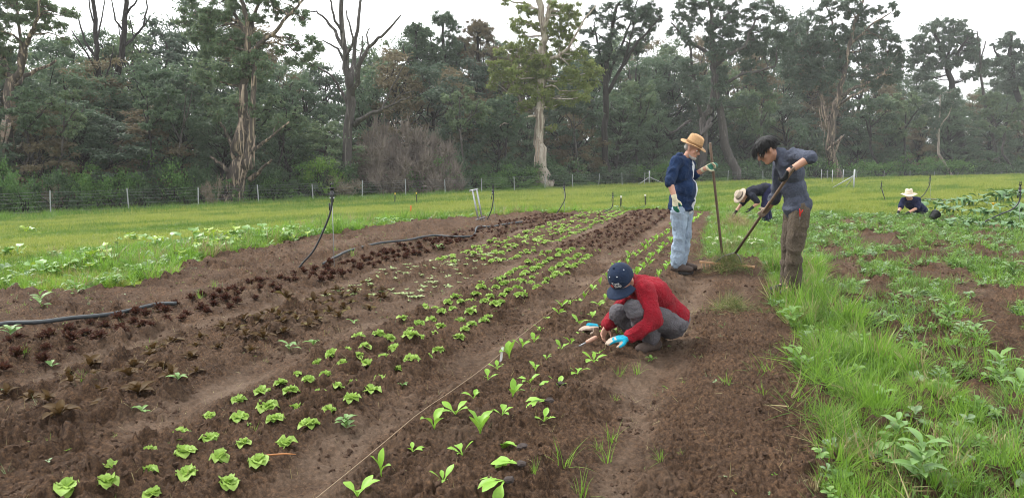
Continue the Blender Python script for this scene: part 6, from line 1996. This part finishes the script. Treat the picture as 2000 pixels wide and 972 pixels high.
# ---- plant tag, twig, string
tg = obj('plant_tag', MB().box((0, 0, .05), (.018, .0025, .12)).mesh('plant_tag', False), plain('white_plastic', (.78, .78, .76), .4, 20, .04, 0), None, G(978, 705))
tg.rotation_euler = (.12, .1, .4); tag(tg, 'white plastic plant tag upright beside the string', 'plant tag')
q = G(545, 892); tgm = MB().tube([(-.07, .005, .012), (-.02, -.004, .016), (.03, .004, .014), (.08, -.006, .012)], [.003, .0045, .004, .0022], 6).mesh('twig')
o = obj('twig', tgm, plain('orange_twig', (.36, .15, .05), .8, 30, .3, .3), None, q); o.rotation_euler = (0, 0, .15); tag(o, 'orange brown twig lying by the front lettuces', 'twig')
mguv = lambda u, v: (lambda x, y: Vector((x, y, float(macro_z(np.array([x]), np.array([y]))[0]) + .03)))(*xy(u, v))
sl = MB(); pts = []
u_ = 1.2
while u_ < 21.5:
    p = mguv(u_, -1.69 + 0.02 * math.sin(u_) + max(0, u_ - 12) * .03); pts.append(p + Vector((0, 0, .035 + .008 * math.sin(u_ * 2.3)))); u_ += .25
o = sl.tube(pts, .0020, 5).build('string_line', M_TWINE); tag(o, 'taut twine string line along the chard row', 'string')

# ---- irrigation pipe on the ground, in three lengths
def pipe(name, pix, r, mat, label, cat='hose', lift=.0):
    P = [G(p[0], p[1]) for p in pix]
    mz = lambda q: float(macro_z(np.array([q.x]), np.array([q.y]))[0])
    P = [Vector((q.x, q.y, mz(q) + r + .018)) for q in P]
    out = []
    for i in range(len(P) - 1):
        a, b = P[max(0, i - 1)], P[min(len(P) - 1, i + 2)]
        for j in range(5):
            t = j / 5
            p0, p1 = P[i], P[i + 1]
            m0, m1 = (p1 - a) * .5, (b - p0) * .5
            out.append(p0 * (2 * t ** 3 - 3 * t ** 2 + 1) + m0 * (t ** 3 - 2 * t ** 2 + t) + p1 * (-2 * t ** 3 + 3 * t ** 2) + m1 * (t ** 3 - t ** 2))
    out.append(P[-1])
    for q in out: q.z = mz(q) + r + .038
    o = MB().tube(out, r, 10).build(name, mat)
    tag(o, label, cat)
pipe('irrigation_pipe', [(-60, 660), (10, 647), (80, 637), (150, 629), (218, 621), (300, 606), (345, 600)], .020, M_POLYG, 'grey black pipe on the soil at the left edge')
pipe('irrigation_pipe', [(632, 521), (655, 508), (690, 490), (735, 481), (790, 475), (830, 466), (850, 465), (900, 466), (925, 463)], .020, M_POLYG, 'curving grey pipe on the soil beside the riser stake')
pipe('irrigation_pipe', [(926, 460), (934, 447), (960, 446), (985, 440), (1020, 437)], .022, M_POLYG, 'far length of grey pipe under the broadfork')

# ---- sprinkler risers: black tube up a thin steel stake, sprinkler head on top
def riser(label, foot, tube_pts, Y, top, hose_r=.012, head=1.0):
    base = G(*foot)
    yy = Y if Y else base.y
    r0 = empty('sprinkler_riser', base); tag(r0, label, 'sprinkler', 'sprinkler risers')
    tp = at_y(top[0], top[1], yy)
    MB().tube([base - base + Vector((0, 0, -.1)), tp - base - Vector((0, 0, .10))], .005, 6).build('stake', M_GALV, r0)
    P = [at_y(p[0], p[1], yy + (p[2] if len(p) > 2 else -.05)) - base for p in tube_pts]
    out = []
    for i in range(len(P) - 1):
        a, b = P[max(0, i - 1)], P[min(len(P) - 1, i + 2)]
        for j in range(6):
            t = j / 6; p0, p1 = P[i], P[i + 1]; m0, m1 = (p1 - a) * .5, (b - p0) * .5
            out.append(p0 * (2 * t ** 3 - 3 * t ** 2 + 1) + m0 * (t ** 3 - 2 * t ** 2 + t) + p1 * (-2 * t ** 3 + 3 * t ** 2) + m1 * (t ** 3 - t ** 2))
    out.append(P[-1])
    MB().tube(out, hose_r, 8).build('riser_tube', M_POLY, r0)
    t0 = tp - base
    h = head
    hd = MB().lathe([(.001, -.16 * h), (.016 * h, -.16 * h), (.018 * h, -.11 * h), (.024 * h, -.10 * h), (.024 * h, -.05 * h), (.014 * h, -.045 * h), (.014 * h, -.02 * h), (.026 * h, -.015 * h), (.026 * h, .0), (.001, .002)], 16)
    hd.v = [tuple(Vector(v) + t0) for v in hd.v]
    hb = hd.build('sprinkler_body', M_PLAS, r0)
    MB().lathe([(.026 * h, -.118 * h), (.027 * h, -.104 * h)], 16).build('clip', M_CLIP, hb)
    hb.children[0].data.transform(Matrix.Translation(t0))
    MB().tube([t0 + Vector((-.014, 0, 0)) * h, t0 + Vector((-.014, 0, .055)) * h, t0 + Vector((.014, 0, .055)) * h, t0 + Vector((.014, 0, 0)) * h], .005 * h, 6).build('deflector_bridge', M_PLAS, r0)
    spn = MB().lathe([(.001, .03 * h), (.022 * h, .028 * h), (.020 * h, .038 * h), (.001, .045 * h)], 12).build('spinner', M_PLAS, r0)
    spn.data.transform(Matrix.Translation(t0))
    MB().tube([t0 + Vector((-.03, 0, -.17)) * h, t0 + Vector((-.028, 0, -.25)) * h], .010 * h, 8).build('stake_clip', M_PLAS, r0)
riser('tall sprinkler riser nearest the camera, beside the dark red lettuces', (653, 522), [(648, 378), (648, 400), (640, 430), (615, 485), (590, 515), (572, 540)], None, (648, 366), .013, 1.25)
riser('sprinkler riser right of the broadfork', (968, 430), [(963, 372), (964, 385), (958, 415), (940, 445), (928, 458)], None, (963, 366), .014, 1.2)
riser('thin sprinkler riser in front of the pale straight gum', (1103, 417), [(1102, 366), (1104, 385), (1098, 400), (1085, 420)], None, (1102, 360), .014, 1.1)
riser('short sprinkler riser at the far end of the yellow green rows', (1197, 414), [(1197, 380), (1197, 398), (1192, 408), (1175, 416)], None, (1197, 378), .014, .9)
riser('bent sprinkler riser left of the kneeling person', (1731, 395), [(1722, 358), (1723, 372), (1728, 388), (1729, 395)], None, (1722, 356), .016, 1.0)
riser('curved sprinkler riser behind the kneeling person', (1818, 395), [(1817, 350), (1815, 362), (1806, 378), (1798, 386)], None, (1817, 343), .016, 1.2)
riser('sprinkler riser with looping hose at the right edge over pumpkins', (1992, 440), [(1993, 372), (1991, 392), (1978, 408), (1950, 420), (1922, 434), (1910, 450), (1910, 464)], None, (1993, 360), .016, 1.25)
pipe('irrigation_pipe', [(1803, 391), (1822, 393), (1840, 394), (1870, 396)], .03, M_POLY, 'black pipe behind the kneeling person')

# ---- broadfork standing at the plot edge
bf_b, bf_y = G(936, 431), G(936, 431).y
bf = empty('broadfork', bf_b); tag(bf, 'two handled grey broadfork standing in the grass at the plot edge', 'broadfork')
for (xt, yt, xb, yb) in ((923, 372, 934, 428), (931, 370, 941, 424)):
    MB().tube([at_y(xt, yt, bf_y + .1) - bf_b, at_y(xb, yb, bf_y) - bf_b], .022, 8).build('handle', M_GALV, bf)
MB().tube([at_y(917, 373, bf_y + .1) - bf_b, at_y(934, 369, bf_y + .1) - bf_b], .022, 8).build('top_bar', M_GALV, bf)
MB().tube([at_y(929, 430, bf_y) - bf_b, at_y(948, 424, bf_y) - bf_b], .024, 8).build('cross_bar', M_STEEL, bf)
for k in range(6):
    p = at_y(930 + 3.4 * k, 430 - 1.1 * k, bf_y) - bf_b
    MB().tube([p, p + Vector((0, -.02, -.16))], [.010, .004], 6).build('tine', M_STEEL, bf)

# ---- marker pegs in the field
M_PEGG = plain('green_peg', (0.045, 0.055, 0.03), 0.7, 30, 0.3, 0.2)
M_PEGY = plain('yellow_peg_top', (0.62, 0.42, 0.05), 0.6, 30, 0.2, 0)
M_PEGO = plain('orange_peg', (0.62, 0.14, 0.03), 0.6, 30, 0.2, 0)
M_PEGW = plain('white_peg_top', (0.6, 0.58, 0.52), 0.6, 30, 0.2, 0)
for (px, py, top, tm, lb) in [(744, 386, 369, None, 'dark peg left of its twin near the fence'), (752, 384, 370, None, 'dark peg right of its twin near the fence'), (771, 397, 377, M_PEGY, 'dark marker peg with yellow top, left one'), (814, 396, 376, M_PEGY, 'dark marker peg with yellow top, right one'),
                              (802, 415, 401, 'o', 'short orange marker peg in the field'), (1212, 408, 383, M_PEGW, 'pale topped marker peg at the plot end, left one'), (1261, 403, 380, M_PEGW, 'pale topped marker peg at the plot end, right one'), (1907, 344, 336, None, 'small dark peg far off on the right')]:
    b = G(px, py); hh = at_y(px, top, b.y).z - b.z
    pg = empty('marker_peg', b); tag(pg, lb, 'peg', 'marker pegs')
    pg.rotation_euler = (gp.uniform(-.04, .04), gp.uniform(-.06, .06), 0)
    MB().tube([(0, 0, -.1), (0, 0, hh * .85), (0, 0, hh)], [.028, .028, .022], 8).build('shaft', M_PEGO if tm == 'o' else M_PEGG, pg)
    if tm not in (None, 'o'): MB().tube([(0, 0, hh * .86), (0, 0, hh + .01)], .031, 8).build('top', tm, pg)

# ---- black bucket by the kneeling person
bk = empty('bucket', G(1825, 434)); tag(bk, 'tipped black bucket right of the kneeling person', 'bucket')
b_ = MB().lathe([(.001, 0.004), (.11, .0), (.15, .28), (.158, .28), (.158, .295), (.148, .295), (.108, .01), (.001, .012)], 28)
Mq = Euler((0, 1.0, .5)).to_matrix(); b_.v = [tuple((Mq @ Vector(v) + Vector((-.1, 0, .13))) * .72) for v in b_.v]
b_.build('bucket_wall', M_PLAS, bk)
hp = [Mq @ Vector((.155 * math.cos(a), .155 * math.sin(a) * .55, .29 + .12 * math.sin(a))) * .72 + Vector((-.1, 0, .13)) * .72 for a in np.linspace(0, math.pi, 12)]
MB().tube(hp, .005, 6).build('handle', M_CLIP, bk)
